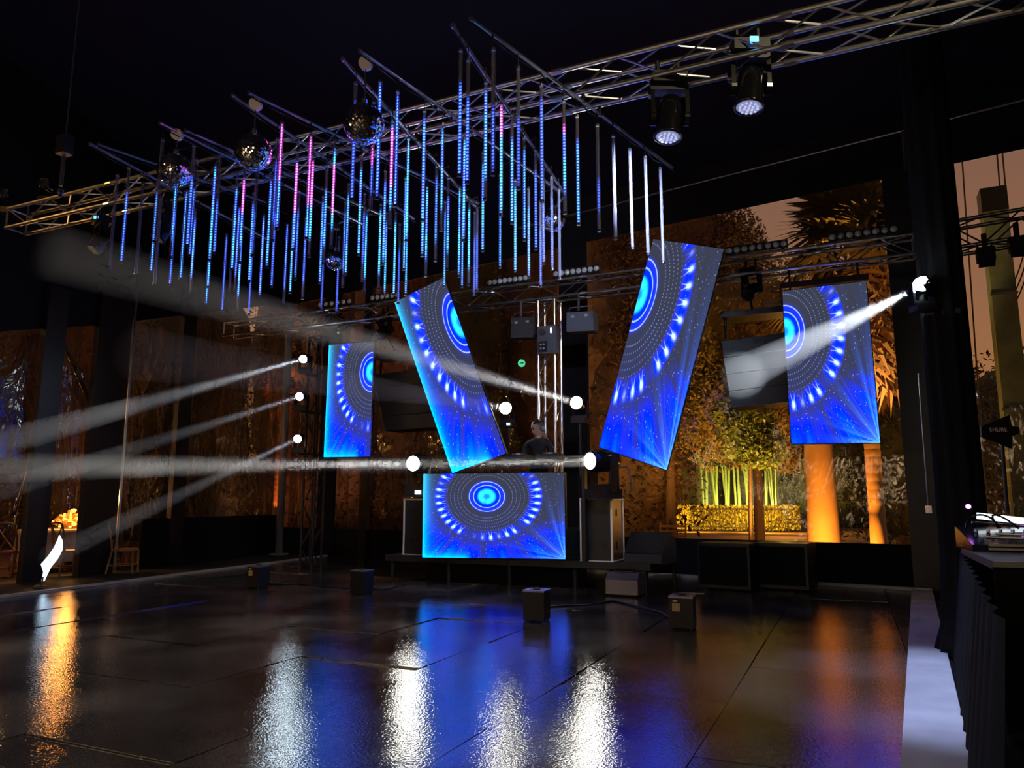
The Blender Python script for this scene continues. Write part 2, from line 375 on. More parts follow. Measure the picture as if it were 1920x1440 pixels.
# ================================================================ the setting
BW_P, BW_D = (.74, 13.45), (-.987, .16)                              # back wall line
LW_P, LW_D = (-13.4, 11.2), (-.1386, 1.0)                            # left wall line
BDIR = Vector((BW_D[0], BW_D[1], 0)).normalized(); BN = Vector((-BDIR.y, BDIR.x, 0))   # BN points back towards the camera
if BN.y > 0: BN = -BN
def bw(t, z): return Vector((BW_P[0], BW_P[1], 0)) + BDIR * t + Vector((0, 0, z))
LDIR = Vector((LW_D[0], LW_D[1], 0)).normalized(); LN = Vector((LDIR.y, -LDIR.x, 0))
def lw(t, z): return Vector((LW_P[0], LW_P[1], 0)) + LDIR * t + Vector((0, 0, z))
def bt(px, py=800): p = atw(px, py, BW_P, BW_D); return (p - Vector((BW_P[0], BW_P[1], 0))).dot(BDIR)
def lt(px, py=800): p = atw(px, py, LW_P, LW_D); return (p - Vector((LW_P[0], LW_P[1], 0))).dot(LDIR)
TL = bt(530)                                                          # back-left corner
TLl = lt(533)
EAVE = 6.74
# -- floor: wet black boards laid on a dark base, cut along the edges of the dance floor
base = MB().box((-5.6, 5.5, -.06), (17.2, 23, .08)).build('floor', M['carpet_dark']); tag(base, 'dark base under the dance floor', kind='structure')
FL = [atz(0, 1122), atz(640, 1040)]; FR = [atz(1690, 1440), atz(1710, 1105)]
def clip(poly, p, d, keep):                                           # keep the side where cross(d, q-p)*keep > 0
    outp = []
    def sd(q): return keep * (d[0] * (q[1] - p[1]) - d[1] * (q[0] - p[0]))
    for i in range(len(poly)):
        a, b = poly[i], poly[(i + 1) % len(poly)]; sa, sb = sd(a), sd(b)
        if sa >= 0: outp.append(a)
        if sa * sb < 0: t = sa / (sa - sb); outp.append((a[0] + (b[0] - a[0]) * t, a[1] + (b[1] - a[1]) * t))
    return outp
dl = FL[1] - FL[0]; dr = FR[1] - FR[0]
rng = random.Random(3)
PW, PL = 1.22, 2.44
for i in range(-11, 2):
    for j in range(-1, 7):
        x0 = i * PW + .35; y0 = j * PL + (.0 if i % 2 else 1.22) - .6
        g = .004
        poly = [(x0 + g, y0 + g), (x0 + PW - g, y0 + g), (x0 + PW - g, y0 + PL - g), (x0 + g, y0 + PL - g)]
        poly = clip(poly, FL[0], dl, -1); poly = clip(poly, FR[0], dr, 1) if poly else poly
        poly = clip(poly, bw(0, 0) + BN * .25, BDIR, 1) if len(poly) > 2 else poly
        if len(poly) < 3: continue
        cx = sum(p[0] for p in poly) / len(poly); cy = sum(p[1] for p in poly) / len(poly)
        m = MB().prism([(p[0] - cx, p[1] - cy, -.018) for p in poly], (0, 0, .018))
        o = m.build('floor_board', M['floor_wet'], base); o.location = (cx, cy, rng.uniform(-.002, .001))
        o.rotation_euler = (math.radians(rng.gauss(0, .2)), math.radians(rng.gauss(0, .2)), 0)
# -- outside ground
o = MB().box((-8, 30, -.14), (120, 110, .08)).build('ground', M['ground_out']); tag(o, 'brown garden ground beyond the tent', kind='structure')
# -- white edges of the dance floor
def strip(name, p0, p1, w, h, m, lab):
    p0 = Vector(p0); p1 = Vector(p1); d = (p1 - p0).normalized(); n = Vector((-d.y, d.x, 0))
    o = MB().prism([p0, p1, p1 + n * w, p0 + n * w], (0, 0, h)).build(name, m); tag(o, lab, kind='structure'); return o
pe = FL[0] - dl.normalized() * 4
strip('trim_1', pe, FL[1], .09, .035, M['edge_white'], 'pale strip along the far side of the dance floor')
kr = [FR[0] - dr.normalized() * 4, FR[1] + dr.normalized() * .15]
q0 = atz(1825, 1440); q1 = atz(1747, 1102); dq = (q1 - q0).normalized()
o = MB().prism([kr[0], kr[1], q1, q0 - dq * 3.5], (0, 0, .03)).build('trim_2', M['kerb_white']); tag(o, 'wide white strip beside the black drape', kind='structure')
o = MB().prism([bw(-.3, 0) + BN * .14, bw(8.6, 0) + BN * .14, bw(8.6, 0) + BN * .24, bw(-.3, 0) + BN * .24], (0, 0, .05)).build('trim_3', M['edge_white']); tag(o, 'pale strip at the foot of the back wall', kind='structure')
# -- tent roof: two slopes and their beams, walls behind the camera
RZ, RIDGE = 7.5, 9.4
o = MB().add([(-15.5, 17.5, RZ), (4.2, 14.2, RZ), (4.2, -9, RZ), (-13.0, -9, RZ), (-15, 4, RIDGE), (4.2, 4, RIDGE)],
             [(0, 1, 5, 4), (4, 5, 2, 3)]).build('ceiling', M['roof_black']); tag(o, 'dark lining of the tent roof', kind='structure')
# -- back wall: valance, low skirt, posts; clear sheets between
SK = .68
w = MB().prism([bw(-3.6, EAVE), bw(TL, EAVE), bw(TL, RZ + 2), bw(-3.6, RZ + 2)], -BN * .03).build('wall_back', M['tent_black']); tag(w, 'black valance of the back wall', kind='structure')
MB().prism([bw(-3.6, -.1), bw(TL, -.1), bw(TL, SK), bw(-3.6, SK)], -BN * .03).build('low_skirt', M['drape_black'], w)
rail = MB(); rail.cyl(bw(-3.6, EAVE + .75) + BN * .1, bw(7.2, EAVE + .60) + BN * .1, .025); rail.cyl(bw(-.42, EAVE + .7) + BN * .1, bw(-.42, EAVE) + BN * .1, .025); rail.build('cable_rail', M['bar_metal'], w)
def bpost(px, wd, m, name='post'):
    t = bt(px); MB().prism([bw(t - wd / 2, 0), bw(t + wd / 2, 0), bw(t + wd / 2, EAVE + .1), bw(t - wd / 2, EAVE + .1)], BN * .10).build(name, m, w)
bpost(1714, .34, M['post_black']); bpost(1770, .5, M['post_black']); bpost(1080, .62, M['drape_black'], 'drape_panel'); bpost(620, .55, M['drape_black'], 'drape_panel'); bpost(690, .25, M['post_black'])
def sheet(name, a, b, z0, z1, fn, N, m, lab, amp=.05, nx=14, nz=10, seed=0):   # softly billowing clear sheet
    rg = random.Random(seed); vs = []; fs = []
    ph = [rg.uniform(0, 6) for _ in range(6)]
    for j in range(nz + 1):
        for i in range(nx + 1):
            u = i / nx; v = j / nz; k = math.sin(math.pi * u) ** .5 * amp
            d = k * (math.sin(u * 5 + ph[0]) + .6 * math.sin(v * 6 + ph[1] + u * 3) + .35 * math.sin(u * 17 + ph[2]))
            vs.append(fn(a + (b - a) * u, z0 + (z1 - z0) * v) - N * (.05 + abs(d)))
    for j in range(nz):
        for i in range(nx): q = j * (nx + 1) + i; fs.append((q, q + 1, q + nx + 2, q + nx + 1))
    o = MB().add(vs, fs).smooth().build(name, m); tag(o, lab, kind='structure'); return o
sheet('window_1', bt(1690), bt(1112), SK, EAVE, bw, BN, M['clear_sheet'], 'clear plastic sheet before the lit palms', .05, 20, 14, 1)
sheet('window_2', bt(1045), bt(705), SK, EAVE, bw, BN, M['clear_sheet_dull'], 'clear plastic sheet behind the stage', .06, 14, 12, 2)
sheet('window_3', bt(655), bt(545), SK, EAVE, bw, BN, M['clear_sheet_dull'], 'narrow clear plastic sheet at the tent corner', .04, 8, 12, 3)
sheet('window_4', -3.5, bt(1786), SK, EAVE, bw, BN, M['clear_sheet'], 'clear plastic sheet past the draped column', .03, 10, 14, 4)
# -- left wall: deep black valance whose lower edge climbs towards the corner, openings between posts
tops = [(-6.5, 3.2), (lt(0), 4.23), (lt(180), 4.78), (lt(330), 5.5), (lt(480), 6.45), (TLl, 6.66)]
vs = []
for t, z in tops: vs += [lw(t, z), lw(t, RZ + 2.2)]
w2 = MB().add(vs, [(2 * i, 2 * i + 2, 2 * i + 3, 2 * i + 1) for i in range(len(tops) - 1)]).build('wall_left', M['tent_black']); tag(w2, 'black upper part of the left tent wall', kind='structure')
t0 = lt(262, 1000)
MB().prism([lw(t0, -.1), lw(TLl, -.1), lw(TLl, 1.0), lw(t0, 1.0)], LN * .03).build('low_skirt', M['drape_black'], w2)
def lpost(px, wd, m, ztop, dep=.12): 
    t = lt(px); return MB().prism([lw(t - wd / 2, -.05), lw(t + wd / 2, -.05), lw(t + wd / 2, ztop), lw(t - wd / 2, ztop)], LN * dep).build('post', m, w2)
lpost(79, .42, M['post_black'], 5.2); lpost(193, .80, M['post_black'], 5.6); lpost(336, .40, M['post_black'], 6.2)
t = lt(226, 800); rod('post_edge', lw(t, 0) + LN * .14, lw(t, 6.6) + LN * .14, .028, M['alu'], w2)
MB().cyl(lw(lt(113, 640), 4.5) - LN * .1, lw(lt(178, 725), 3.25) - LN * .1, .035).build('diagonal_brace', M['post_black'], w2)
for k, (a, b, s) in enumerate([(-1, 62, 5), (105, 166, 6), (232, 325, 7), (347, 530, 8)]):
    ta = lt(a) if a > 0 else -6.4; tb = lt(b)
    z1 = 4.3 if a < 60 else 4.75 if a < 110 else 5.1 if a < 240 else 5.7
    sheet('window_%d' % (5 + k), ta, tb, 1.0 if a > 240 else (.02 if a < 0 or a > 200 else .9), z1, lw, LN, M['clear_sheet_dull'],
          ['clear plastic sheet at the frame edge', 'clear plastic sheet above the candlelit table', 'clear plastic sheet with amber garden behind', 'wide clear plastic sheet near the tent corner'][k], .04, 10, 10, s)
# corner post
pc = at(536, 800, 15.0); cb = atw(536, 800, LW_P, LW_D); base_p = Vector((cb.x, cb.y, 0)) + Vector((.62, -.75, 0))
o = empty('corner_post', base_p, 0, 'pale grey tent pole standing at the far left corner', 'tent pole')
MB().cyl((0, 0, 0), (0, 0, 6.6), .095, n=14).smooth().build('pole', M['post_grey'], o); MB().box((0, 0, .02), (.34, .34, .04)).build('foot_plate', M['post_grey'], o)
# front, right walls out of view, closing the tent behind the camera
o = MB().box((-5, -9, 4.6), (20, .05, 10)).build('wall_front', M['tent_black']); tag(o, 'black tent wall behind the camera', kind='structure')
o = MB().box((4.1, 2.2, 4.6), (.05, 22.5, 10)).build('wall_right', M['tent_black']); tag(o, 'black tent wall past the mixing desk', kind='structure')
o = MB().add([lw(-6.5, 0), lw(-6.5, 9), (-13.0, -9, 9), (-13.0, -9, 0)], [(0, 1, 2, 3)]).build('wall_side', M['tent_black']); tag(o, 'black tent wall towards the entrance', kind='structure')

# -- black draped tent leg at the right of the dance floor
cp = Vector((.90, 8.0, 0))
o = empty('draped_column', cp, 0, 'tall tent leg wrapped in black drape at the dance floor corner', 'column')
MB().box((0, 0, 3.9), (.16, .16, 7.8)).build('leg', M['post_black'], o)
dr_ = MB(); n = 40; rings = []
for z, rad in ((.0, .30), (.25, .23), (.9, .19), (2.5, .185), (5, .185), (7.7, .185)):
    rings.append([Vector((math.cos(2 * math.pi * i / n) * rad * (1 + .10 * math.sin(i * 2 * math.pi / n * 9 + z * .3)), math.sin(2 * math.pi * i / n) * rad * (1 + .10 * math.sin(i * 2 * math.pi / n * 9 + 1)), z)) for i in range(n)])
vs = [v for rg in rings for v in rg]; fs = [(j * n + i, j * n + (i + 1) % n, (j + 1) * n + (i + 1) % n, (j + 1) * n + i) for j in range(len(rings) - 1) for i in range(n)]
dr_.add(vs, fs).smooth().build('drape', M['drape_black'], o)
tie = atk(1741, 955, 7.1) - cp; MB().box(tie, (.05, .05, .07)).build('tie_clip', M['silver'], o)
MB().cyl(tie, atk(1722, 700, 7.1) - cp, .006).build('tie_cord', M['alu'], o)
vs = []
for i in range(60):
    y = 7.75 - i * .075; x = .72 - .083 * (7.6 - y) + .035 * math.sin(i * 1.3)
    vs += [(x, y, .03), (x + .10 - .02 * math.sin(i * 1.3), y, .925)]
sk = MB().add(vs, [(2 * i, 2 * i + 2, 2 * i + 3, 2 * i + 1) for i in range(59)]).smooth().build('stage_skirt', M['drape_black']); tag(sk, 'black pleated skirt hanging along the white kerb strip', 'skirt')
# ================================================================ trusses
def truss(name, p0, p1, size, label, mc, mb, pitch=.42, r=.025, rb=.010, side=None, group=None):
    p0 = Vector(p0); p1 = Vector(p1); d = (p1 - p0); L = d.length; d.normalize()
    s = Vector(side) if side is not None else Vector((0, 0, 1)).cross(d).normalized(); up = d.cross(s).normalized()
    t = empty(name, p0, 0, label, 'truss', group)
    def P(a, i, j): return d * a + s * (size * i) + up * (size * j)
    for i in (0, 1):
        for j in (0, 1): rod('chord', P(0, i, j), P(L, i, j), r, mc, t, 12)
    nb = max(2, round(L / pitch)); h = L / nb
    for face in (((0, 0), (0, 1)), ((1, 0), (1, 1)), ((0, 0), (1, 0)), ((0, 1), (1, 1))):
        for k in range(nb):
            a, b = face if k % 2 else face[::-1]
            rod('brace', P(k * h, *a), P((k + 1) * h, *b), rb, mb, t, 6)
    for e in (0.0, L):
        for a, b in (((0, 0), (0, 1)), ((0, 1), (1, 1)), ((1, 1), (1, 0)), ((1, 0), (0, 0))): rod('end_frame', P(e, *a), P(e, *b), rb * 1.4, mb, t, 6)
    n = int(L / 2.0)
    for k in range(1, n):                                             # joints between truss lengths
        for i in (0, 1):
            for j in (0, 1): rod('coupler', P(k * 2.0 - .05, i, j), P(k * 2.0 + .05, i, j), r * 1.25, mb, t, 10)
    return t
MT_Y, MT_Z, MT_S = 6.0, 5.02, .27
truss('lighting_truss', (-10.25, MT_Y, MT_Z), (2.6, MT_Y, MT_Z), MT_S, 'long silver box truss crossing above the LED tubes', M['alu'], M['alu'], .43, side=(0, 1, 0))
BT_Y, BT_Z = 11.55, 4.80
truss('lighting_truss', (-11.9, BT_Y, BT_Z), (1.02, BT_Y, BT_Z), .29, 'silver box truss carrying the lamp bars above the stage', M['alu'], M['alu'], .44, side=(0, 1, 0))
tw = at(1032, 700, 11.75)
truss('tower_truss', (tw.x - .16, 11.6, .45), (tw.x - .16, 11.6, BT_Z - .02), .30, 'upright silver truss tower behind the disc jockey', M['alu'], M['alu'], .42, side=(1, 0, 0))
tl = at(588, 700, 12.3)
truss('tower_truss', (tl.x - .14, 12.3, 0), (tl.x - .14, 12.3, 4.78), .29, 'black truss tower carrying three beam lights in a column', M['black_metal'], M['black_metal'], .42, side=(1, 0, 0))
pa = atw(1770, 418, (BW_P[0], BW_P[1] - 1.2), BW_D); pb_ = atw(1990, 374, (BW_P[0], BW_P[1] - 1.2), BW_D)
zt = (pa.z + pb_.z) / 2 - .42
truss('outer_truss', (pa.x, pa.y, zt), (pb_.x, pb_.y, zt), .40, 'dark box truss past the draped column before the sky', M['alu_dark'], M['alu_dark'], .5, .03, .013)
for dx in (1845, 1905):
    p = atw(dx, 450 if dx < 1900 else 430, (BW_P[0], BW_P[1] - 1.25), BW_D)
    o = empty('flood_lamp', (p.x, p.y, p.z - .1), 0, 'small black flood lamp clamped under the dark outer truss' if dx < 1900 else 'small black flood lamp at the picture edge on the outer truss', 'lamp')
    MB().box((0, 0, -.12), (.22, .16, .2)).build('housing', M['black_metal'], o); MB().box((0, 0, .06), (.06, .06, .26)).build('clamp', M['black_metal'], o); MB().box((0, -.05, -.26), (.20, .02, .10), Matrix.Rotation(.5, 3, 'X')).build('barn_door', M['black_metal'], o)

# ================================================================ frame bars and hanging LED tubes
BARZ = 4.93
bars = [((-6.82, 4.72), (-7.15, 7.6), 'leftmost pair, outer bar'), ((-6.75, 4.75), (-6.25, 6.6), 'leftmost pair, inner bar'),
        ((-5.82, 4.71), (-5.60, 7.7), 'second pair, outer bar'), ((-5.71, 4.91), (-5.18, 7.6), 'second pair, inner bar'),
        ((-4.82, 4.62), (-4.90, 7.8), 'third pair, outer bar'), ((-4.65, 4.65), (-3.92, 7.7), 'third pair, inner bar'),
        ((-3.58, 4.57), (-3.99, 7.75), 'fourth pair, outer bar'), ((-3.38, 4.53), (-2.90, 7.7), 'fourth pair, inner bar'),
        ((-2.55, 4.56), (-2.87, 7.89), 'fifth pair, outer bar'), ((-2.38, 4.54), (-1.56, 7.69), 'fifth pair, inner bar')]
SEGS = []
for a, b, lab in bars:
    p = Vector((a[0], a[1], BARZ)); q = Vector((b[0], b[1], BARZ)); SEGS.append((p, q))
    t = empty('hanging_bar', p, 0, 'thin dark bar under the truss, ' + lab + ' counted from the left', 'bar', 'bars carrying the LED tubes')
    d = q - p
    rod('tube', (0, 0, 0), d, .016, M['bar_metal'], t)
    cl = MB(); yk = (MT_Y - p.y) / d.y
    for yy in (MT_Y, MT_Y + MT_S):
        c = d * ((yy - p.y) / d.y); rod('truss_clamp', c + Vector((0, 0, -.02)), c + Vector((0, 0, MT_Z - BARZ)), .018, M['black_metal'], t)
    rod('end_cap', d * -.006, d * .004, .020, M['bar_metal'], t)
    sag = MB(); prev = None; pts = [];
    for i in range(17):
        s_ = i / 16; pts.append(d * s_ + Vector((.02 * math.sin(i * 2.1), 0, -.03 - .025 * abs(math.sin(i * 1.7)))))
    sag.tube(pts, .006, 5).build('power_cable', M['black_plastic'], t)
TZ, TLEN = 4.78, 1.0
# one tube: sleeve, strip, caps, wire; all others share its meshes
ms = MB().cyl((0, 0, 0), (0, 0, -TLEN), .0165, n=10, caps=False).smooth().mesh('sleeve'); ms.materials.append(M['acrylic'])
mst = MB().box((0, 0, -TLEN / 2), (.017, .006, TLEN - .02)).mesh('led_strip'); mst.materials.append(M['led_strip'])
mc = MB().cyl((0, 0, .0), (0, 0, .02), .018, n=10).mesh('top_cap'); mc.materials.append(M['bar_metal'])
me_ = MB().cyl((0, 0, -TLEN - .022), (0, 0, -TLEN), .0185, n=10).mesh('end_cap'); me_.materials.append(M['black_metal'])
mw = MB().cyl((0, 0, .02), (0, 0, BARZ - TZ), .003, n=5).mesh('hang_wire'); mw.materials.append(M['black_plastic'])
# x, y of the tube top in the photograph, then: unlit fraction at the top, pink range, cyan share, brightness
G = None
tubes = [(220,330,1,0,0,0,0),(242,317,.25,0,0,.1,.8),(268,346,1,0,0,0,0),(305,264,1,0,0,0,0),(296,342,.1,0,0,.3,.9),(302,372,1,0,0,0,0),(333,305,0,0,0,.5,1),(330,375,.1,0,0,.1,.6),(350,359,0,0,0,.5,1),
 (364,275,.3,0,0,.1,.6),(368,300,.3,0,0,.2,.6),(367,395,.1,0,0,.4,.9),(404,312,0,0,0,.7,1),(396,425,0,0,0,.5,1),(400,380,0,0,0,.5,1),(413,294,.45,0,0,.1,.5),(425,441,0,0,0,0,.8),(440,388,1,0,0,0,0),(445,335,.1,0,0,.6,.9),
 (459,318,.1,.12,.45,.3,1),(449,390,0,0,0,0,.9),(453,440,0,0,0,.4,1.2),(483,300,.5,0,0,0,.3),(476,365,.1,0,0,.3,.9),(474,450,0,0,0,0,.6),(495,405,0,0,0,.1,1.1),(509,330,.05,0,0,.4,.8),(520,262,.2,0,0,0,.5),
 (529,232,0,.02,.5,.3,1.3),(517,380,.1,0,0,0,.5),(539,422,0,0,0,.1,1.1),(551,395,.05,0,0,.6,.9),(558,285,.1,.15,.6,.2,1.1),(561,360,.2,0,0,.2,.5),(574,410,.05,0,0,0,.6),(583,256,0,.0,.65,.5,1.2),(587,302,0,.0,.45,.7,1),
 (606,370,.05,0,0,.3,.6),(608,440,.1,0,0,0,.45),(613,320,.2,0,0,.3,.8),(628,278,0,.2,.65,.9,1.3),(636,446,.2,0,0,0,.35),(648,380,.1,0,0,.3,.5),(654,347,.1,0,0,.5,.8),(667,158,.15,0,0,0,.6),(678,298,.1,0,0,.8,.9),
 (684,364,.2,0,0,0,.4),(688,395,.05,0,0,.9,1),(701,193,.4,.42,.55,.2,.7),(713,155,0,0,0,.1,1),(714,386,.05,0,0,.9,1),(723,322,.1,0,0,.4,.7),(725,400,.1,0,0,.7,.6),(736,228,.02,.1,.6,.4,1.1),(746,174,0,0,0,.1,1.1),
 (742,400,.1,0,0,.9,.9),(750,422,.3,0,0,0,.35),(766,262,0,0,0,1,1.3),(761,335,0,0,0,.7,1),(764,400,.05,0,0,.6,.7),(796,210,.05,0,0,.2,.9),(795,300,0,0,0,.8,1.2),(801,352,0,0,0,.8,.9),(819,313,.1,0,0,.4,.5),
 (830,235,.03,0,0,.6,.9),(835,380,.1,0,0,.5,.6),(841,335,.2,0,0,.6,.7),(862,353,0,0,0,.8,1),(864,97,.25,0,0,.1,.8),(878,115,.3,0,0,.1,.7),(871,262,0,0,0,.8,1),(880,375,.1,0,0,.9,.9),(868,380,.05,0,0,.4,.8),(890,400,.3,0,0,0,.3),(895,390,.3,0,0,.1,.3),
 (906,288,.1,0,0,.8,1),(911,157,.05,0,0,.4,.9),(925,95,.45,0,0,0,.5),(940,197,.0,.0,.25,.9,1.2),(938,330,.05,0,0,.4,.7),(960,217,.2,0,0,.5,.8),(966,340,.05,0,0,.9,.9),(972,130,.4,0,0,0,.4),(983,260,.1,0,0,.5,.8),(991,355,.2,0,0,.3,.6),
 (1004,283,.2,0,0,.1,.7),(1013,380,.3,0,0,0,.4),(1015,162,.1,0,0,.1,.6),(1018,320,.3,0,0,0,.4),(1034,335,.2,0,0,.1,.4),(1048,358,1,0,0,0,0),(1057,192,.2,.2,.25,.8,.9),(1082,220,.2,0,0,.4,.7),(1120,237,.5,0,0,.1,.4),(1150,257,1,0,0,0,0),(1181,282,1,0,0,0,0),(1210,297,1,0,0,0,0),(1238,318,1,0,0,0,0)]
ORD = ['first', 'second', 'third', 'fourth', 'fifth', 'sixth', 'seventh', 'eighth', 'ninth', 'tenth', 'eleventh', 'twelfth', 'thirteenth', 'fourteenth', 'fifteenth', 'sixteenth', 'seventeenth', 'eighteenth', 'nineteenth']
TENS = ['', '', 'twenty', 'thirty', 'forty', 'fifty', 'sixty', 'seventy', 'eighty', 'ninety']; TENTH = ['', '', 'twentieth', 'thirtieth', 'fortieth', 'fiftieth', 'sixtieth', 'seventieth', 'eightieth', 'ninetieth']
def ordinal(n): return ORD[n - 1] if n < 20 else (TENTH[n // 10] if n % 10 == 0 else TENS[n // 10] + '-' + ORD[n % 10 - 1])
tubes.sort(key=lambda t: t[0])
for k, (x, y, off, p0, p1, cy, br) in enumerate(tubes):
    p = atz(x, y, TZ)
    look = 'unlit clear' if off >= 1 else 'pink and blue' if p1 > p0 else 'cyan lit' if cy >= .7 else 'blue and cyan' if cy >= .3 else 'blue lit'
    t = empty('led_tube', p, random.uniform(-.5, .5) - YAW * .5, '%s hanging LED tube, %s from the left by its top end' % (look, ordinal(k + 1)), 'LED tube', 'LED tubes hanging under the truss')
    link('sleeve', ms, None, t); link('top_cap', mc, None, t); link('end_cap', me_, None, t); link('hang_wire', mw, None, t)
    s_ = link('led_strip', mst, None, t)
    top = Vector((p.x, p.y, BARZ)); best = None
    for a_, b_ in SEGS:
        u = max(.01, min(.99, (top - a_).dot(b_ - a_) / (b_ - a_).length_squared)); c_ = a_ + (b_ - a_) * u
        if best is None or (c_ - top).length < (best - top).length: best = c_
    rz = Matrix.Rotation(-t.rotation_euler.z, 3, 'Z'); e_ = rz @ (best - p)
    MB().tube([(0, 0, BARZ - TZ - .005), e_ * .5 + Vector((0, 0, (BARZ - TZ) * .5 - .03)), e_ + Vector((0, 0, 0))], .004, 4).build('feed_cable', M['black_plastic'], t)
    s_['lit_from'] = float(off) if off < 1 else 2.0; s_['lit_to'] = random.choice([1.1, 1.1, 1.0, .85]); s_['pink_from'] = float(p0) if p1 > p0 else 5.0; s_['pink_to'] = float(p1) if p1 > p0 else 5.0
    s_['cyan'] = float(cy); s_['bright'] = float(br)

# ================================================================ mirror balls
def mirror_ball(top, z, rad, label, disc=True):
    t = empty('mirror_ball', (top.x, top.y, z), 0, label, 'mirror ball')
    nr = 38; vs = []; fs = []; rg = random.Random(int(top.x * 100))
    m = MB()
    for i in range(nr):                                               # rings of small flat mirrors, each tipped a little
        a0 = math.pi * i / nr; a1 = math.pi * (i + 1) / nr; nn = max(4, int(2 * nr * math.sin((a0 + a1) / 2)))
        for j in range(nn):
            b0 = 2 * math.pi * j / nn; b1 = 2 * math.pi * (j + 1) / nn; g = .06
            c = [Vector((math.sin(a) * math.cos(b), math.sin(a) * math.sin(b), math.cos(a))) for a, b in ((a0, b0), (a1, b0), (a1, b1), (a0, b1))]
            ce = sum(c, Vector()) / 4; jit = Vector((rg.gauss(0, 1), rg.gauss(0, 1), rg.gauss(0, 1))) * .004
            c = [ce + (v - ce) * (1 - g) for v in c]; c = [v + ce * (jit.dot(v - ce) * 26) for v in c]
            m.add([v * rad for v in c], [(0, 1, 2, 3)])
    me = bpy.data.meshes.new('mirror_tiles'); me.from_pydata(m.v, [], m.f); me.update()
    o = link('mirror_tiles', me, M['mirror'], t); o['kind'] = 'stuff'
    MB().lathe([(0.001, rad * .985)] + [(math.sin(a) * rad * .985, math.cos(a) * rad * .985) for a in [math.pi * i / 16 for i in range(1, 16)]] + [(0.001, -rad * .985)]).smooth().build('core', M['black_plastic'], t)
    MB().cyl((0, 0, rad * .97), (0, 0, rad + .05), .03, .022, n=12).build('cap', M['silver'], t)
    MB().cyl((0, 0, rad + .03), (0, 0, BARZ - z - .05), .006).build('chain', M['bar_metal'], t)
    if disc:
        hd = Vector((math.sin(YAW), -math.cos(YAW), -.25)).normalized()
        MB().cyl(Vector((0, 0, BARZ - z - .02)) - hd * .03, Vector((0, 0, BARZ - z - .02)) + hd * .03, .055, n=20).build('motor', M['white_plastic'], t)
    else:
        tp_ = Vector((top.x, top.y, BARZ)); c_ = min((a_ + (b_ - a_) * max(0, min(1, (tp_ - a_).dot(b_ - a_) / (b_ - a_).length_squared)) for a_, b_ in SEGS), key=lambda q: (q - tp_).length)
        MB().cyl((0, 0, BARZ - z - .03), c_ - Vector((top.x, top.y, z)), .012).build('bracket_arm', M['bar_metal'], t)
        MB().cyl((0, 0, BARZ - z - .1), (0, 0, BARZ - z - .02), .04, n=12).build('motor', M['black_metal'], t)
for (x, y), by, rad, lab in [((333, 249), 316, .165, 'mirror ball hanging at the near end of the second bar pair'), ((480, 192), 283, .165, 'mirror ball hanging in the middle of the three near ones'), ((686, 115), 231, .165, 'largest mirror ball, near end of the fourth bar pair')]:
    p = atz(x, y, BARZ); b = at(x + 3, by, p.y); mirror_ball(p, b.z, rad, lab)
for x, y, k, lab in [(629, 489, 9.6, 'small far mirror ball among the lower ends of tubes, left one'), (1037, 412, 9.2, 'small far mirror ball glinting amber behind the right tubes')]:
    p = atk(x, y, k); mirror_ball(p, p.z, .125 if x < 700 else .15, lab, False)

# ================================================================ LED walls
def led_wall(name, c, u0, u1, label, th=.09, frame=True):
    tlp, trp, brp, blp = [Vector(p) for p in c]                       # corners seen from the front
    t = empty(name, (blp + brp) / 2, 0, label, 'LED screen'); off = t.location
    n = (trp - tlp).cross(blp - tlp).normalized()
    if n.y > 0: n = -n
    MB().prism([p - n * .012 for p in (tlp, trp, brp, blp)], -n * th).build('cabinet', M['black_plastic'], t, off)
    me = bpy.data.meshes.new('display'); me.from_pydata([tuple(p - off) for p in (blp, brp, trp, tlp)], [], [(0, 1, 2, 3)]); me.update()
    uv = me.uv_layers.new(name='content')
    for i, q in enumerate(((u0, 0), (u1, 0), (u1, 1), (u0, 1))): uv.data[i].uv = q
    link('display', me, M['led_picture'], t)
    e = MB()
    for a, b in ((tlp, trp), (trp, brp), (brp, blp), (blp, tlp)): e.cyl(a - n * .02, b - n * .02, .012, n=6)
    e.build('edge_frame', M['black_metal'], t, off)
    return t
def rect(px, Y): return [at(x, y, Y) for x, y in px]
led_wall('led_wall', rect([(794, 889), (1058, 886), (1060, 1048), (792, 1045)], 10.8), 0, 1, 'wide LED wall before the booth showing a glowing blue eye')
tlw = led_wall('led_wall', rect([(740, 567), (832, 520), (948, 850), (848, 887)], 10.75), 0, .47, 'long LED wall tilted over the booth, top leaning left')
trw = led_wall('led_wall', rect([(1225, 448), (1357, 467), (1250, 881), (1123, 838)], 10.75), .47, 1, 'long LED wall tilted over the booth, top leaning right')
led_wall('led_wall', rect([(617, 647), (700, 640), (694, 856), (607, 857)], 11.75), 0, .47, 'upright LED wall hanging at the left end of the stage')
rw = led_wall('led_wall', rect([(1467, 546), (1624, 527), (1650, 830), (1484, 832)], 11.75), .47, 1, 'upright LED wall hanging at the right, crossed by a light beam')
for t, px in ((tlw, [(760, 566), (815, 540)]), (trw, [(1245, 455), (1335, 466)])):
    for x, y in px:
        p = at(x, y, 10.82); MB().tube([p, Vector((p.x, BT_Y, BT_Z))], .008).build('hanging_cable', M['black_metal'], t, t.location)
pr = [at(1466, 545, 11.8), at(1626, 524, 11.8)]
MB().box((pr[0] + pr[1]) / 2 + Vector((0, 0, .05)) - rw.location, ((pr[1] - pr[0]).length + .04, .10, .09)).build('hanging_beam', M['black_metal'], rw)
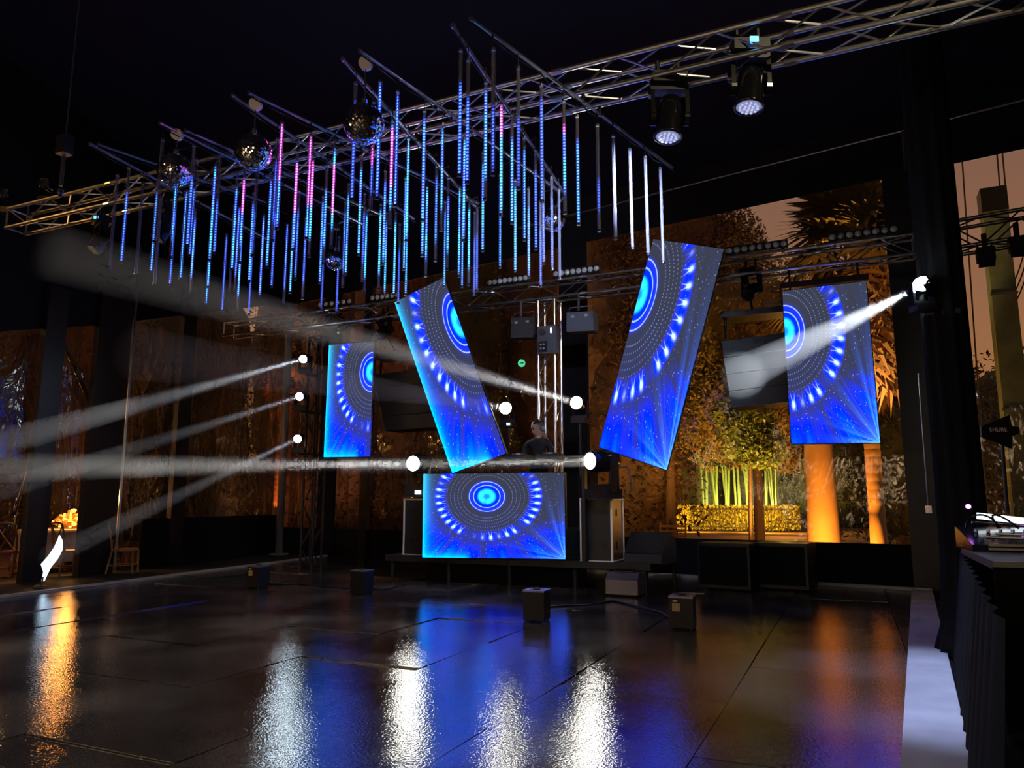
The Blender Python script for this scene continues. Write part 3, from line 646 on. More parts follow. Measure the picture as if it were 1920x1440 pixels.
for q in pr: MB().box(Vector((q.x * .8 + (pr[0].x + pr[1].x) * .1, 11.8, (q.z + BT_Z) / 2 + .04)) - rw.location, (.03, .03, .10 + abs(BT_Z - q.z))).build('bracket', M['black_metal'], rw)
# ================================================================ beam lights
def moving_head(loc, aim, label, sc=1.0, hang=False, lens='lens_on', lens_r=.085, disp=True, leds=False, group=None, head_len=.36):
    """base, yoke, head and lens; loc is the centre of the head"""
    up = -1 if hang else 1
    loc = Vector(loc); d = (Vector(aim) - loc).normalized(); h = Vector((d.x, d.y, 0)).normalized() if abs(d.z) < .98 else Vector((math.sin(YAW), -math.cos(YAW), 0))
    sd = Vector((-h.y, h.x, 0)); R = Matrix((sd, h, Vector((0, 0, 1)))).transposed()
    bz = -.34 * sc * up
    t = empty('moving_head', loc + Vector((0, 0, bz - .05 * sc * up)), 0, label, 'stage light', group); O = t.location - loc
    def L(v): return Vector(v) - O
    bs = MB().box(L((0, 0, bz)), (.30 * sc, .24 * sc, .10 * sc), R).build('base', M['black_metal'], t)
    for s in (-1, 1):
        a = MB(); a.box(L(sd * (.15 * sc * s) + Vector((0, 0, bz * .5 + .02 * up))), (.035 * sc, .12 * sc, .34 * sc), R); a.cyl(L(sd * (.125 * sc * s)), L(sd * (.17 * sc * s)), .065 * sc, n=14); a.build('yoke_arm', M['black_gloss'], t)
    MB().box(L(Vector((0, 0, bz + .075 * sc * up))), (.33 * sc, .13 * sc, .05 * sc), R).build('yoke_base', M['black_metal'], t)
    hl = head_len * sc
    hdo = MB().lathe([(0.001, -hl * .55), (.085 * sc, -hl * .52), (.115 * sc, -hl * .25), (.118 * sc, hl * .2), (lens_r * 1.18 * sc, hl * .48), (lens_r * 1.18 * sc, hl * .53), (lens_r * sc, hl * .53), (lens_r * sc, hl * .50)], L((0, 0, 0)), d, 24).smooth().build('head', M['black_gloss'], t)
    le = MB().lathe([(0.001, hl * .53), (lens_r * .6 * sc, hl * .52), (lens_r * sc, hl * .495)], L((0, 0, 0)), d, 24).smooth().build('lens', M[lens], hdo)
    if leds:
        q = Vector((0, 0, 1)).rotation_difference(d).to_matrix(); dots = []
        for ring, nn in ((0, 1), (.35, 6), (.7, 12)):
            for i in range(nn):
                a = 2 * math.pi * i / nn; p = q @ Vector((math.cos(a) * lens_r * ring * sc, math.sin(a) * lens_r * ring * sc, hl * .535))
                MB().cyl(L(p), L(p + d * .008), .011 * sc, n=8).build('led', M['led_dim'], hdo)
    if hang:
        for s in (-1, 1): MB().cyl(L(sd * (.09 * sc * s) + Vector((0, 0, bz + .04))), L(sd * (.09 * sc * s) + Vector((0, 0, bz + .20 * sc))), .022 * sc, n=8).build('clamp', M['black_metal'], bs)
    if disp:
        tc_ = Vector((math.sin(YAW), -math.cos(YAW), 0)); tr_ = Vector((-tc_.y, tc_.x, 0)); Rc = Matrix((tr_, tc_, Vector((0, 0, 1)))).transposed()
        MB().box(L(Vector((0, 0, bz)) + tc_ * (.17 * sc)), (.07 * sc, .012, .045 * sc), Rc).build('display', M[disp if isinstance(disp, str) else 'display_white'], bs)
    return t, loc + d * (hl * .56)
# haze lit by a beam: a cone of thin scattering haze with its lamp at the lens
hz = {}
def haze_mat(dens):
    if dens in hz: return hz[dens]
    m = bpy.data.materials.new('haze'); m.use_nodes = True; nt = m.node_tree; nt.nodes.clear()
    o = nt.nodes.new('ShaderNodeOutputMaterial'); v = nt.nodes.new('ShaderNodeVolumeScatter'); v.inputs['Density'].default_value = dens; v.inputs['Color'].default_value = (.92, .95, 1, 1); v.inputs['Anisotropy'].default_value = .0
    nt.links.new(v.outputs[0], o.inputs['Volume']); hz[dens] = m; return m
def beam(p, q, r0, r1, power, dens, color, label):
    p = Vector(p); q = Vector(q); L = (q - p).length; d = (q - p).normalized()
    m = MB().cyl(p + d * .02, q, r0, r1, n=28).build('light_beam', haze_mat(dens), None, None); tag(m, label, 'light beam', None, 'stuff')
    ang = 2 * math.degrees(math.atan((r1 - r0) / L))
    src = p + d * .03 - d * (r0 / ((r1 - r0) / L)) * 0.0
    lamp('beam_lamp', 'SPOT', src, power, color, q, r0 * .55, max(2.0, ang * 1.5), .75)
CW = (.86, .93, 1.0); WW = (1.0, .97, .88)
P = {}
def aimk(x, y, k): return atk(x, y, k)
# column of three on the black tower
for i, (x, y, ex, ey, ek, lab, pw) in enumerate([(573, 672, -160, 875, 6.0, 'top', 5200), (566, 742, -60, 938, 6.5, 'middle', 1500), (562, 821, 90, 1045, 7.0, 'bottom', 1500)]):
    c = at(x, y, 11.95); a = aimk(ex, ey, ek)
    t, lp = moving_head(c, a, 'beam light shining left, %s of the three on the black tower' % lab, .8, False, 'lens_on_blue', .10, False)
    beam(lp, a, .05, .15 if i == 0 else .11, pw * 2.6, .24, CW, 'pale light beam slanting down left from the %s tower light' % lab)
    MB().box((0, .22, 0), (.08, .35, .05)).build('bracket', M['black_metal'], t)
# two on stands behind the booth
for i, (x, y, ex, ey, ek, lab, pw) in enumerate([(953, 766, 250, 660, 5.0, 'first', 4200), (1087, 757, 90, 470, 4.6, 'second', 5200)]):
    c = at(x, y, 11.9); a = aimk(ex, ey, ek)
    t, lp = moving_head(c, a, 'beam light shining left beside the truss tower, %s' % ('nearer the tilted screen' if i == 0 else 'on its open right side'), .85, False, 'lens_on', .125, 'display_white' if i == 0 else False)
    beam(lp, a, .06, .19, pw * 2.8, .24, WW, 'pale light beam rising left from the %s' % ('light left of the truss tower' if i == 0 else 'light right of the truss tower'))
    st = empty('light_stand', (c.x, c.y, .45), 0, 'black stand under the beam light %s of the truss tower' % ('left' if i == 0 else 'right'), 'stand')
    MB().cyl((0, 0, 0), (0, 0, c.z - .45 - .33), .025).build('pole', M['black_metal'], st); MB().cyl((0, 0, 0), (0, 0, .03), .25, n=20).build('base_plate', M['black_metal'], st)
# two on the flight cases
for i, (x, y, ex, ey, ek, lab, Yc, pw) in enumerate([(788, 869, -200, 879, 5.2, 'left', 11.22, 7500), (1130, 864, 640, 873, 8.6, 'right', 10.95, 5200)]):
    c = at(x, y, Yc); a = aimk(ex, ey, ek)
    t, lp = moving_head(c, a, 'bright beam light standing on the %s flight case' % lab, 1.47, False, 'lens_on', .085, 'display_white' if i == 0 else False)
    beam(lp, a, .085, .13 if i == 0 else .12, pw * 4.4, .17, WW, 'level white light beam from the light on the %s case' % lab)
    hd = MB(); 
    for k in range(9):
        an = math.pi * k / 8; hd.v = hd.v
    pts = [Vector((.17, .02, .30)), Vector((.24, .02, .47)), Vector((.38, .02, .47)), Vector((.42, .02, .30)), Vector((.42, .02, .1))]
    hd.tube([p_ - Vector((0, 0, 0)) for p_ in pts], .012).build('carry_handle', M['bar_metal'], t)
# one on the draped column, aimed at the hung loudspeaker
c = at(1727, 537, 7.75); a = at(1385, 705, 12.2)
t, lp = moving_head(c, a, 'beam light on the draped column shining down left', .62, False, 'lens_on_blue', .12, False)
MB().box((.16, .12, 0), (.3, .08, .05)).build('bracket', M['black_metal'], t)
# second glowing lens added so the lamp's glare shows from the room
MB().lathe([(0.001, .0), (.05, -.01), (.068, -.03), (.06, -.09)], Vector(c) - t.location + Vector((math.sin(YAW) - .25, -math.cos(YAW), -.05)) * .135, (math.sin(YAW), -math.cos(YAW), -.2), 20).build('side_lens', M['lens_on_blue'], t)
beam(lp, a, .045, .32, 4600, .17, CW, 'white light beam falling across the upright right screen')
# wash lights hanging from the long truss
for x, y, lab in [(1255, 222, 'wash light hanging under the long truss, lower of the pair'), (1406, 165, 'wash light with blue display under the long truss, upper of the pair')]:
    c = at(x, y, 6.15); aim = c + Vector((-.08, -.12, -1))
    moving_head(c, aim, lab, 1.0, True, 'lens_led', .105, 'screen_cyan' if x > 1300 else False, True)
    if x > 1300: lamp('wash_lamp', 'SPOT', c + Vector((-.07, -.1, -.30)), 520, (.50, .60, 1), (.45, 6.4, 0), .08, 42, .7)
    else: lamp('wash_lamp', 'SPOT', c + Vector((-.07, -.1, -.30)), 600, (.6, .72, 1), (-4.6, 11.2, 3.6), .08, 75, .8)
for x, y, k, lab in [(190, 430, 6.15, 'dim wash light hanging low at the far left'), (305, 462, 6.15, 'dim wash light hanging behind the left tubes')]:
    c = at(x, y, k); c.z = MT_Z - .40 if x < 250 else MT_Z - .42; moving_head(c, c + Vector((-.2, -.5, -1)), lab, .8, True, 'lens_grey', .10, 'screen_cyan' if x < 250 else False, False)
    if x < 250: lamp('wash_lamp', 'SPOT', c + Vector((-.06, -.12, -.28)), 300, (1, .93, .86), (-5.0, 5.0, 0), .08, 70, .8)
for x, y, lab in [(1410, 545, 'black spotlight hanging under the stage truss beside the tilted screen'), (722, 622, 'black spotlight hanging under the stage truss near the corner of a tilted screen'), (640, 618, 'small black spotlight clamped under the left truss end')]:
    c = at(x, y, 11.7); moving_head(c, c + Vector((-.35, -.8, -.6)), lab, .9 if x > 700 else .5, True, 'black_gloss', .10, False)
# lamps lying on the truss at the left end, glinting amber
for x, y, lab in [(86, 395, 'glossy black lamp standing on the left truss end, inner one'), (10, 412, 'glossy black lamp on the truss at the picture edge')]:
    c = at(x, y, 6.15); moving_head(Vector((c.x, c.y, 5.565)), c + Vector((1, -2, .5)), lab, .62, False, 'mirror', .105, False)
# chain hoist
p = atk(119, 300, 7.6)
t = empty('chain_hoist', p, 0, 'grey chain hoist hanging from the roof at the far left', 'hoist')
MB().box((0, 0, .16), (.13, .11, .2)).build('motor_body', M['alu_dark'], t); MB().cyl((0, 0, .06), (0, 0, -.28), .02).build('chain', M['bar_metal'], t); MB().cyl((0, 0, .26), (0, 0, 1.9), .008).build('steel_rope', M['bar_metal'], t); MB().lathe([(.02, -.30), (.035, -.32), (.035, -.36), (.02, -.38)]).build('hook', M['alu_dark'], t)

# ================================================================ lamp bars on the stage truss
lb = [((600, 578), (655, 573), 6, 'leftmost'), ((698, 568), (745, 562), 6, 'second from left'), ((918, 540), (985, 530), 8, 'third from left'), ((1042, 521), (1118, 511), 8, 'fourth from left'), ((1367, 470), (1470, 455), 8, 'fifth from left'), ((1560, 438), (1675, 420), 8, 'rightmost')]
for a, b, n, lab in lb:
    p = at(*a, BT_Y - .02); q = at(*b, BT_Y - .02); z = BT_Z + .29 + .10
    x0, x1 = p.x, q.x; t = empty('lamp_bar', ((x0 + x1) / 2, BT_Y + .02, z - .07), 0, 'black bar of round lamps on the stage truss, %s' % lab, 'stage light', 'lamp bars on the stage truss'); Lb = x1 - x0 + .10
    ho = MB().box((0, 0, .07), (Lb, .09, .13)).build('housing', M['black_metal'], t)
    for s in (-1, 1): MB().box((s * Lb * .42, 0, -.02), (.05, .07, .08)).build('foot', M['black_metal'], t)
    for i in range(n):
        x = (i - (n - 1) / 2) * (x1 - x0) / (n - 1)
        MB().lathe([(0.001, .022), (.030, .016), (.046, .0), (.048, -.012)], (x, -.05, .07), (0, -1, -.1), 16).smooth().build('lamp_lens', M['lens_grey'], ho)

# ================================================================ hung loudspeakers and boxes
def hung_speaker(px, Y, bar, label, grille=True):
    c = [at(x, y, Y) for x, y in px]; m_ = sum(c, Vector()) / 4
    t = empty('hung_loudspeaker', m_ + Vector((0, .3, 0)), 0, label, 'loudspeaker'); off = t.location
    for k in range(4):                                                # stacked array boxes
        s0, s1 = k / 4 + .004, (k + 1) / 4 - .004
        a0, b0 = c[0].lerp(c[3], s0), c[1].lerp(c[2], s0); a1, b1 = c[0].lerp(c[3], s1), c[1].lerp(c[2], s1)
        MB().prism([a0, b0, b1, a1], (0, .55, 0)).build('array_box', M['speaker_grey'], t, off)
    if bar:
        a, b = [at(x, y, Y + .2) for x, y in bar]; MB().box((a + b) / 2 - off, ((b - a).length, .5, .09)).build('flying_bar', M['black_metal'], t)
        for q, p_ in ((c[0], a), (c[1], b)): MB().cyl(q + Vector((.04, .2, 0)), p_ + Vector((.04, 0, 0)), .02).build('hanger', M['black_metal'], t, off)
        MB().cyl((a + b) / 2, Vector(((a.x + b.x) / 2, BT_Y + .15, BT_Z)), .02).build('suspension', M['black_metal'], t, off)
hung_speaker([(1352, 640), (1478, 622), (1490, 752), (1372, 765)], 12.1, [(1356, 598), (1470, 584)], 'hung black loudspeaker array lit by the beam beside the right screen')
hung_speaker([(700, 702), (800, 690), (830, 800), (722, 808)], 12.4, [(712, 672), (790, 664)], 'hung black loudspeaker array in the dark beside the left screen')
for px, Y, lab, m_ in [([(1062, 586), (1112, 583), (1113, 620), (1062, 622)], 11.6, 'blue grey blinder box hanging right of the truss tower', 'grey_box'), ([(958, 596), (1000, 594), (1000, 632), (958, 633)], 11.6, 'dark blinder box hanging left of the truss tower', 'speaker_grey')]:
    c = [at(x, y, Y) for x, y in px]; m0 = sum(c, Vector()) / 4; t = empty('blinder_box', m0, 0, lab, 'stage light'); off = m0
    MB().prism(c, (0, .25, 0)).build('housing', M[m_], t, off)
    MB().cyl((0, -.05, (c[0].z - m0.z)), (0, -.05, BT_Z - m0.z + .01), .02).build('clamp', M['bar_metal'], t)
    y = MB(); w_ = (c[1] - c[0]).length / 2
    y.tube([(-w_ * .9, -.01, .05), (-w_ * .9, .1, c[0].z - m0.z + .1), (w_ * .9, .1, c[0].z - m0.z + .1), (w_ * .9, -.01, .05)], .01).build('yoke', M['bar_metal'], t)
    for s in (-.5, .5): MB().box((w_ * s, -.015, .09), (.05, .02, .04)).build('latch', M['lens_grey'], t)
# grey power box on the truss tower
p = at(1028, 637, 11.5); t = empty('power_box', p, 0, 'grey control box strapped to the upright truss tower', 'control box')
MB().box((0, 0, 0), (.34, .14, .46)).build('case', M['grey_box'], t); MB().box((-.07, -.075, -.13), (.15, .02, .19)).build('socket_plate', M['black_plastic'], t); MB().cyl((-.07, -.07, .12), (-.07, -.11, .12), .055, n=18).build('dial', M['speaker_grey'], t); MB().box((.08, -.075, .14), (.025, .012, .09)).build('label_plate', M['display_white'], t)
for i, (dx, dz) in enumerate([(-.10, -.09), (-.05, -.09), (-.10, -.16), (-.05, -.16)]): MB().cyl((dx, -.08, dz), (dx, -.095, dz), .016, n=10).build('socket', M['lens_grey'], t)
# small round spot of reflected green light, built as a glowing disc
p = at(978, 681, 13.6); t = empty('round_sign', p, 0, 'small round glowing green sign behind the stage', 'sign'); hd = Vector((math.sin(YAW), -math.cos(YAW), 0))
MB().cyl(-hd * .02, hd * .0, .075, n=24).build('disc', M['green_sign'], t); a_ = MB(); sx = Vector((-hd.y, hd.x, 0)); a_.box(hd * .006, (.075, .008, .016), Matrix((sx, hd, Vector((0, 0, 1)))).transposed()); a_.box(hd * .006 + sx * .02 + Vector((0, 0, .008)), (.03, .008, .025), Matrix((sx, hd, Vector((0, 0, 1)))).transposed()); a_.build('arrow_mark', M['sign_dark'], t)
MB().tube([Vector((-.02, 0, .07)), Vector((-.02, 0, 1.2))], .004).build('cord', M['bar_metal'], t)

# ================================================================ stage, cases, booth
SX0, SX1, SY0, SY1, SZ = -7.35, -2.75, 11.0, 13.1, .45
st = empty('stage', ((SX0 + SX1) / 2, SY0, 0), 0, 'low black stage on legs under the booth', 'stage'); off = st.location
for i in range(2):
    for j in range(2):
        w_ = (SX1 - SX0) / 2; d_ = (SY1 - SY0) / 2
        MB().box(Vector((SX0 + w_ * (i + .5), SY0 + d_ * (j + .5), SZ - .05)) - off, (w_ - .012, d_ - .012, .10)).build('deck', M['black_plastic'], st)
for x in (SX0 + .1, SX0 + 1.2, (SX0 + SX1) / 2, SX1 - 1.2, SX1 - .1):
    for y in (SY0 + .1, SY1 - .1): MB().cyl(Vector((x, y, 0)) - off, Vector((x, y, SZ - .1)) - off, .03).build('leg', M['black_metal'], st)
MB().box(Vector(((SX0 + SX1) / 2 - .3, SY0 + .5, .17)) - off, (2.9, .02, .33)).build('skirt', M['drape_black'], st)
def flight_case(loc, size, label, rz=0):
    t = empty('flight_case', loc, rz, label, 'flight case'); w_, d_, h = size
    MB().box((0, 0, h / 2), size).build('shell', M['case_black'], t)
    x, y = w_ / 2, d_ / 2
    for p, q in [((-x, -y, 0), (-x, -y, h)), ((x, -y, 0), (x, -y, h)), ((x, y, 0), (x, y, h)), ((-x, -y, 0), (x, -y, 0)), ((-x, -y, h), (x, -y, h)), ((x, -y, h), (x, y, h)), ((x, -y, 0), (x, y, 0)), ((-x, -y, h), (-x, y, h))]:
        p = Vector(p); q = Vector(q); s = Vector([abs(a - b) + .028 for a, b in zip(p, q)]); MB().box((p + q) / 2, s).build('edge_rail', M['case_edge'], t)
    for p in [(-x, -y, 0), (x, -y, 0), (x, y, 0), (-x, -y, h), (x, -y, h), (x, y, h)]: MB().lathe([(0.001, -.028), (.02, -.02), (.028, 0), (.02, .02), (.001, .028)], p, None, 10).smooth().build('ball_corner', M['case_edge'], t)
    for zz in (h * .25, h * .78):
        MB().box((x * .55, -y - .004, zz), (.10, .012, .09)).build('butterfly_latch', M['black_metal'], t); MB().box((-x * .55, -y - .004, zz), (.10, .012, .09)).build('butterfly_latch', M['black_metal'], t); MB().box((x + .004, 0, zz), (.012, .09, .10)).build('butterfly_latch', M['black_metal'], t)
    return t
a, b = at(1088, 1040, 11.05), at(1146, 1040, 11.05)
flight_case(((a.x + b.x) / 2, 11.05 + .36, SZ), ((b - a).length, .62, .93), 'black flight case with silver edges right of the LED wall')
a = at(757, 1028, 11.15); flight_case((a.x + .28, 11.15 + .3, SZ), (.56, .6, .93), 'black flight case half hidden left of the LED wall')
# dark riser and table behind the LED wall
t = empty('riser', (-5.0, 11.75, SZ), 0, 'dark riser behind the LED wall where the disc jockey stands', 'riser'); MB().box((0, 0, .24), (2.6, .9, .46)).build('deck', M['black_plastic'], t); MB().box((0, -.46, .24), (2.5, .01, .40)).build('front_panel', M['drape_black'], t)
t = empty('booth_table', (-4.95, 11.15, SZ), 0, 'black booth table just behind the wide LED wall', 'table'); MB().box((0, 0, 1.52), (2.5, .42, .04)).build('top', M['black_gloss'], t)
for x in (-1.2, 1.2): MB().box((x, 0, .75), (.05, .4, 1.5)).build('leg', M['black_metal'], t)
for i, x in enumerate((-5.5, -4.9, -4.35)):
    t = empty('media_player', (x, 11.12, SZ + 1.54), 0, 'black deck player on the booth table, %s' % ('leftmost', 'middle', 'rightmost')[i], 'media player'); MB().box((0, 0, .05), (.36, .34, .10)).build('body', M['black_plastic'], t); MB().cyl((0, -.03, .10), (0, -.03, .125), .10, n=20).build('jog_wheel', M['alu_dark'], t); MB().box((0, .11, .115), (.16, .08, .02)).build('screen', M['grey_box'], t)
# loudspeaker lying on the stage
a = at(1205, 1045, 11.3); t = empty('stage_monitor', (a.x + .1, 11.35, SZ), -.25, 'dark grey wedge speaker lying at the right stage edge', 'loudspeaker')
MB().prism([(-.30, -.25, 0), (-.30, .25, 0), (-.30, .22, .36), (-.30, -.02, .44), (-.30, -.25, .12)], (.62, 0, 0)).build('cabinet', M['speaker_grey'], t); MB().prism([(-.28, -.245, .13), (-.28, -.03, .43), (-.28, -.035, .44), (-.28, -.255, .14)], (.58, 0, 0)).build('grille', M['black_plastic'], t); MB().box((0, 0, .455), (.14, .03, .02)).build('handle', M['alu_dark'], t)
# hazer on the floor
p = atz(1178, 1117); t = empty('haze_machine', p, -.05, 'grey metal haze machine on the floor at the stage corner', 'haze machine')
prof = [(-.17, 0), (.17, 0), (.17, .20), (.10, .30), (-.10, .30), (-.17, .20)]
MB().prism([(-.28, y, z + .03) for y, z in prof], (.48, 0, 0)).build('housing', M['haze_metal'], t); MB().prism([(-.30, y * .96, z * .96 + .035) for y, z in prof], (.02, 0, 0)).build('end_plate', M['black_metal'], t)
MB().cyl((-.30, 0, .16), (-.34, 0, .16), .03).build('nozzle', M['alu_dark'], t)
for x in (-.22, .14):
    for y in (-.12, .12): MB().cyl((x, y, 0), (x, y, .03), .02).build('foot', M['black_plastic'], t)
MB().tube([(-.18, 0, .32), (-.18, 0, .37), (.1, 0, .37), (.1, 0, .32)], .012).build('handle', M['black_metal'], t)
# spark machines on the dance floor
for (x, y), lab, stk in [((473, 1103), 'black spark machine on the floor, leftmost, with orange label', 'l'), ((669, 1115), 'black spark machine on the floor before the left flight case', None), ((999, 1166), 'black spark machine on the floor in front of the LED wall', None), ((1277, 1181), 'black spark machine on the floor, rightmost, with yellow label', 'r')]:
    p = atz(x, y); t = empty('spark_machine', p + Vector((0, .12, 0)), random.uniform(-.12, .1) - .05, lab, 'spark machine')
    bo = MB().box((0, 0, .17), (.25, .23, .31)).build('body', M['black_metal'], t); tpl = MB().box((0, 0, .335), (.262, .242, .02)).build('top_plate', M['bar_metal'], t); MB().cyl((0, 0, .345), (0, 0, .36), .045, n=18).build('nozzle', M['black_metal'], tpl)
    MB().box((0, 0, .346), (.15, .10, .006)).build('display', M['grey_box'], tpl)
    if stk: MB().box((-.05, -.118, .23), (.085, .006, .085)).build('label_sticker', M['sticker'], bo); MB().box((-.06, -.118, .295), (.05, .006, .02)).build('logo_print', M['sticker_white'], bo)
    for sx in (-1, 1):
        for sy in (-1, 1): MB().cyl((sx * .10, sy * .09, 0), (sx * .10, sy * .09, .02), .018).build('foot', M['black_plastic'], t)
def cable(px, label, r=.012):
    pts = [atz(x, y) + Vector((0, 0, .012)) for x, y in px]; o = MB().tube(pts, r, 6).build('floor_cable', M['black_plastic']); tag(o, label, 'cable')
cable([(495, 1096), (530, 1097), (560, 1096), (600, 1101), (640, 1104), (655, 1104)], 'black cable on the floor between the two left spark machines')
cable([(690, 1105), (720, 1107), (760, 1098), (800, 1096)], 'black cable from the second spark machine towards the stage')
cable([(1022, 1139), (1060, 1137), (1100, 1136), (1150, 1128), (1240, 1150), (1256, 1160)], 'black cable on the floor between the two right spark machines')
# black bass boxes against the back wall
for (x0, x1), lab in [((1330, 1428), 'large black bass box against the back wall, left one'), ((1430, 1530), 'large black bass box against the back wall, right one')]:
    a = atz(x0, 1096); b = atz(x1, 1100); cx = (a.x + b.x) / 2; wd = abs(b.x - a.x); t = empty('bass_box', (cx, a.y - .45, 0), -.16, lab, 'loudspeaker'); h = .68
    MB().box((0, 0, h / 2 + .03), (wd, .65, h)).build('cabinet', M['black_plastic'], t); MB().box((0, -.33, h / 2 + .03), (wd - .08, .012, h - .1)).build('grille', M['drape_black'], t)
    for s in (-1, 1): MB().cyl((s * wd * .4, 0, 0), (s * wd * .4, 0, .04), .04).build('caster', M['black_metal'], t); MB().box((s * wd * .5, 0, h * .6), (.012, .14, .06)).build('handle', M['alu_dark'], t)
# white patch of light at the floor edge, put into a glowing crescent
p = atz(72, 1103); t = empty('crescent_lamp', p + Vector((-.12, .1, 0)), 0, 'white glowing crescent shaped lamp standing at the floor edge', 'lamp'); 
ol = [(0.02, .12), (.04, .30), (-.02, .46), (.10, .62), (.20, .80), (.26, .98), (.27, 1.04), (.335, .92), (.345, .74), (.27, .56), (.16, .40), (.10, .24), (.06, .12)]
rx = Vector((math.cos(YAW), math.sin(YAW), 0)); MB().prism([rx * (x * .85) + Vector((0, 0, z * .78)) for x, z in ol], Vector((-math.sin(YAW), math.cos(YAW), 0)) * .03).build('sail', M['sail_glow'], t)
MB().cyl(rx * .03, rx * .04 + Vector((0, 0, .16)), .014).build('stem', M['alu_dark'], t); MB().cyl((0, 0, 0), (0, 0, .02), .09, n=16).build('base', M['alu_dark'], t)  # added stem and foot holding up the glowing patch

# ================================================================ the disc jockey
hp = at(1010, 805, 11.65); fz = SZ + .47
def skin_body(name, verts, edges, m, parent, sub=2):
    me = bpy.data.meshes.new(name); me.from_pydata([v[0] for v in verts], edges, []); o = link(name, me, m, parent)
    o.modifiers.new('skin', 'SKIN'); sk_ = me.skin_vertices[0].data
    for i, v in enumerate(verts): sk_[i].radius = v[1] if isinstance(v[1], tuple) else (v[1], v[1])
    sk_[0].use_root = True
    s = o.modifiers.new('sub', 'SUBSURF'); s.levels = sub; s.render_levels = sub
    for md in o.modifiers:
        if md.type == 'SKIN': md.use_smooth_shade = True
    return o
t = empty('person', (hp.x, hp.y, fz), 0, 'person in black with headphones behind the booth, looking down to the left', 'person')
H = hp.z - fz                                                        # height of head centre above the feet
k = H / 1.63
def s3(x, y, z): return (x * k, y * k, z * k)
V_ = [(s3(0, 0, .95), (.15 * k, .11 * k)), (s3(0, 0, 1.12), (.14 * k, .10 * k)), (s3(0, -.02, 1.30), (.17 * k, .11 * k)), (s3(0, -.02, 1.42), (.13 * k, .09 * k)), (s3(0, -.03, 1.48), .058 * k),
      (s3(-.20, -.02, 1.38), .065 * k), (s3(-.27, -.08, 1.12), .05 * k), (s3(-.16, -.34, 1.06), .04 * k), (s3(.20, -.02, 1.38), .065 * k), (s3(.27, -.06, 1.12), .05 * k), (s3(.18, -.33, 1.06), .04 * k),
      (s3(-.10, 0, .88), .09 * k), (s3(-.11, -.01, .50), .065 * k), (s3(-.11, .02, .08), .045 * k), (s3(-.12, -.14, .04), .04 * k), (s3(.10, 0, .88), .09 * k), (s3(.11, -.01, .50), .065 * k), (s3(.12, .02, .08), .045 * k), (s3(.13, -.14, .04), .04 * k)]
ED = [(0, 1), (1, 2), (2, 3), (3, 4), (3, 5), (5, 6), (6, 7), (3, 8), (8, 9), (9, 10), (0, 11), (11, 12), (12, 13), (13, 14), (0, 15), (15, 16), (16, 17), (17, 18)]
skin_body('body', V_, ED, M['cloth_black'], t)
face = Vector((-.50, -.80, -.30)).normalized(); side = Vector((-face.y, face.x, 0)).normalized(); upv = side.cross(face).normalized()
if upv.z < 0: upv = -upv
Rf = Matrix((side, -face, upv)).transposed()                          # local: x side, -y towards face, z up
hc = Vector((0, -.04 * k, 1.63 * k)); hs = 1.18 * k
bm = bmesh.new(); bmesh.ops.create_uvsphere(bm, u_segments=24, v_segments=18, radius=1)
for v in bm.verts:
    x, y, z = v.co
    w_ = .078 * (1 - .18 * max(0, -z)); yy = y * .098; zz = z * .125
    if y < 0 and z < .2: yy *= 1 + .06 * (1 - abs(x))                 # jaw and face
    if y < -.5 and abs(x) < .22: yy -= .020 * max(0, 1 - abs(z + .12) * 3.2) * (1 - abs(x) / .22)      # nose
    if y < -.4 and .05 < z < .32 and .2 < abs(x) < .6: yy += .012     # eye sockets
    if y < -.5 and -.58 < z < -.42 and abs(x) < .4: yy += .008        # mouth
    v.co = Rf @ Vector((x * w_ * 1.0, yy, zz)) * hs + hc
me = bpy.data.meshes.new('head'); bm.to_mesh(me); bm.free()
for p_ in me.polygons: p_.use_smooth = True
link('head', me, M['skin'], t)
def HP(x, y, z): return hc + Rf @ Vector((x, y, z)) * hs
MB().cyl((0, -.03 * k, 1.44 * k), hc - Vector((0, 0, .06 * k)), .058 * k, .055 * k, n=16).smooth().build('neck', M['skin'], t)
bm = bmesh.new(); bmesh.ops.create_uvsphere(bm, u_segments=24, v_segments=18, radius=1)
dl_ = [v for v in bm.verts if (v.co.y < -.25 and v.co.z < .62) or v.co.z < -.35 + max(0, -v.co.y) * .9]
bmesh.ops.delete(bm, geom=dl_, context='VERTS')
for v in bm.verts: x, y, z = v.co; v.co = HP(x * .086, y * .107 + .004, z * .135)
me = bpy.data.meshes.new('hair'); bm.to_mesh(me); bm.free(); link('hair', me, M['hair'], t)
for s in (-1, 1):
    MB().lathe([(.001, -.012), (.022, -.008), (.026, .0), (.02, .01), (.001, .012)], HP(s * .078, .01, .0), Rf @ Vector((s, 0, 0)), 12).smooth().build('ear', M['skin'], t)
    MB().cyl(HP(s * .083, .012, .005), HP(s * .115, .012, .005), .040 * hs, .034 * hs, n=18).build('headphone_cup', M['silver'] if s > 0 else M['black_plastic'], t)
    MB().cyl(HP(s * .032, -.090, .022), HP(s * .032, -.099, .022), .012 * hs, n=10).build('eye', M['hair'], t)
MB().tube([HP(.10 * math.cos(a), .012, .03 + .115 * math.sin(a)) for a in [math.pi * i / 12 for i in range(13)]], .010 * hs).build('headphone_band', M['black_plastic'], t)
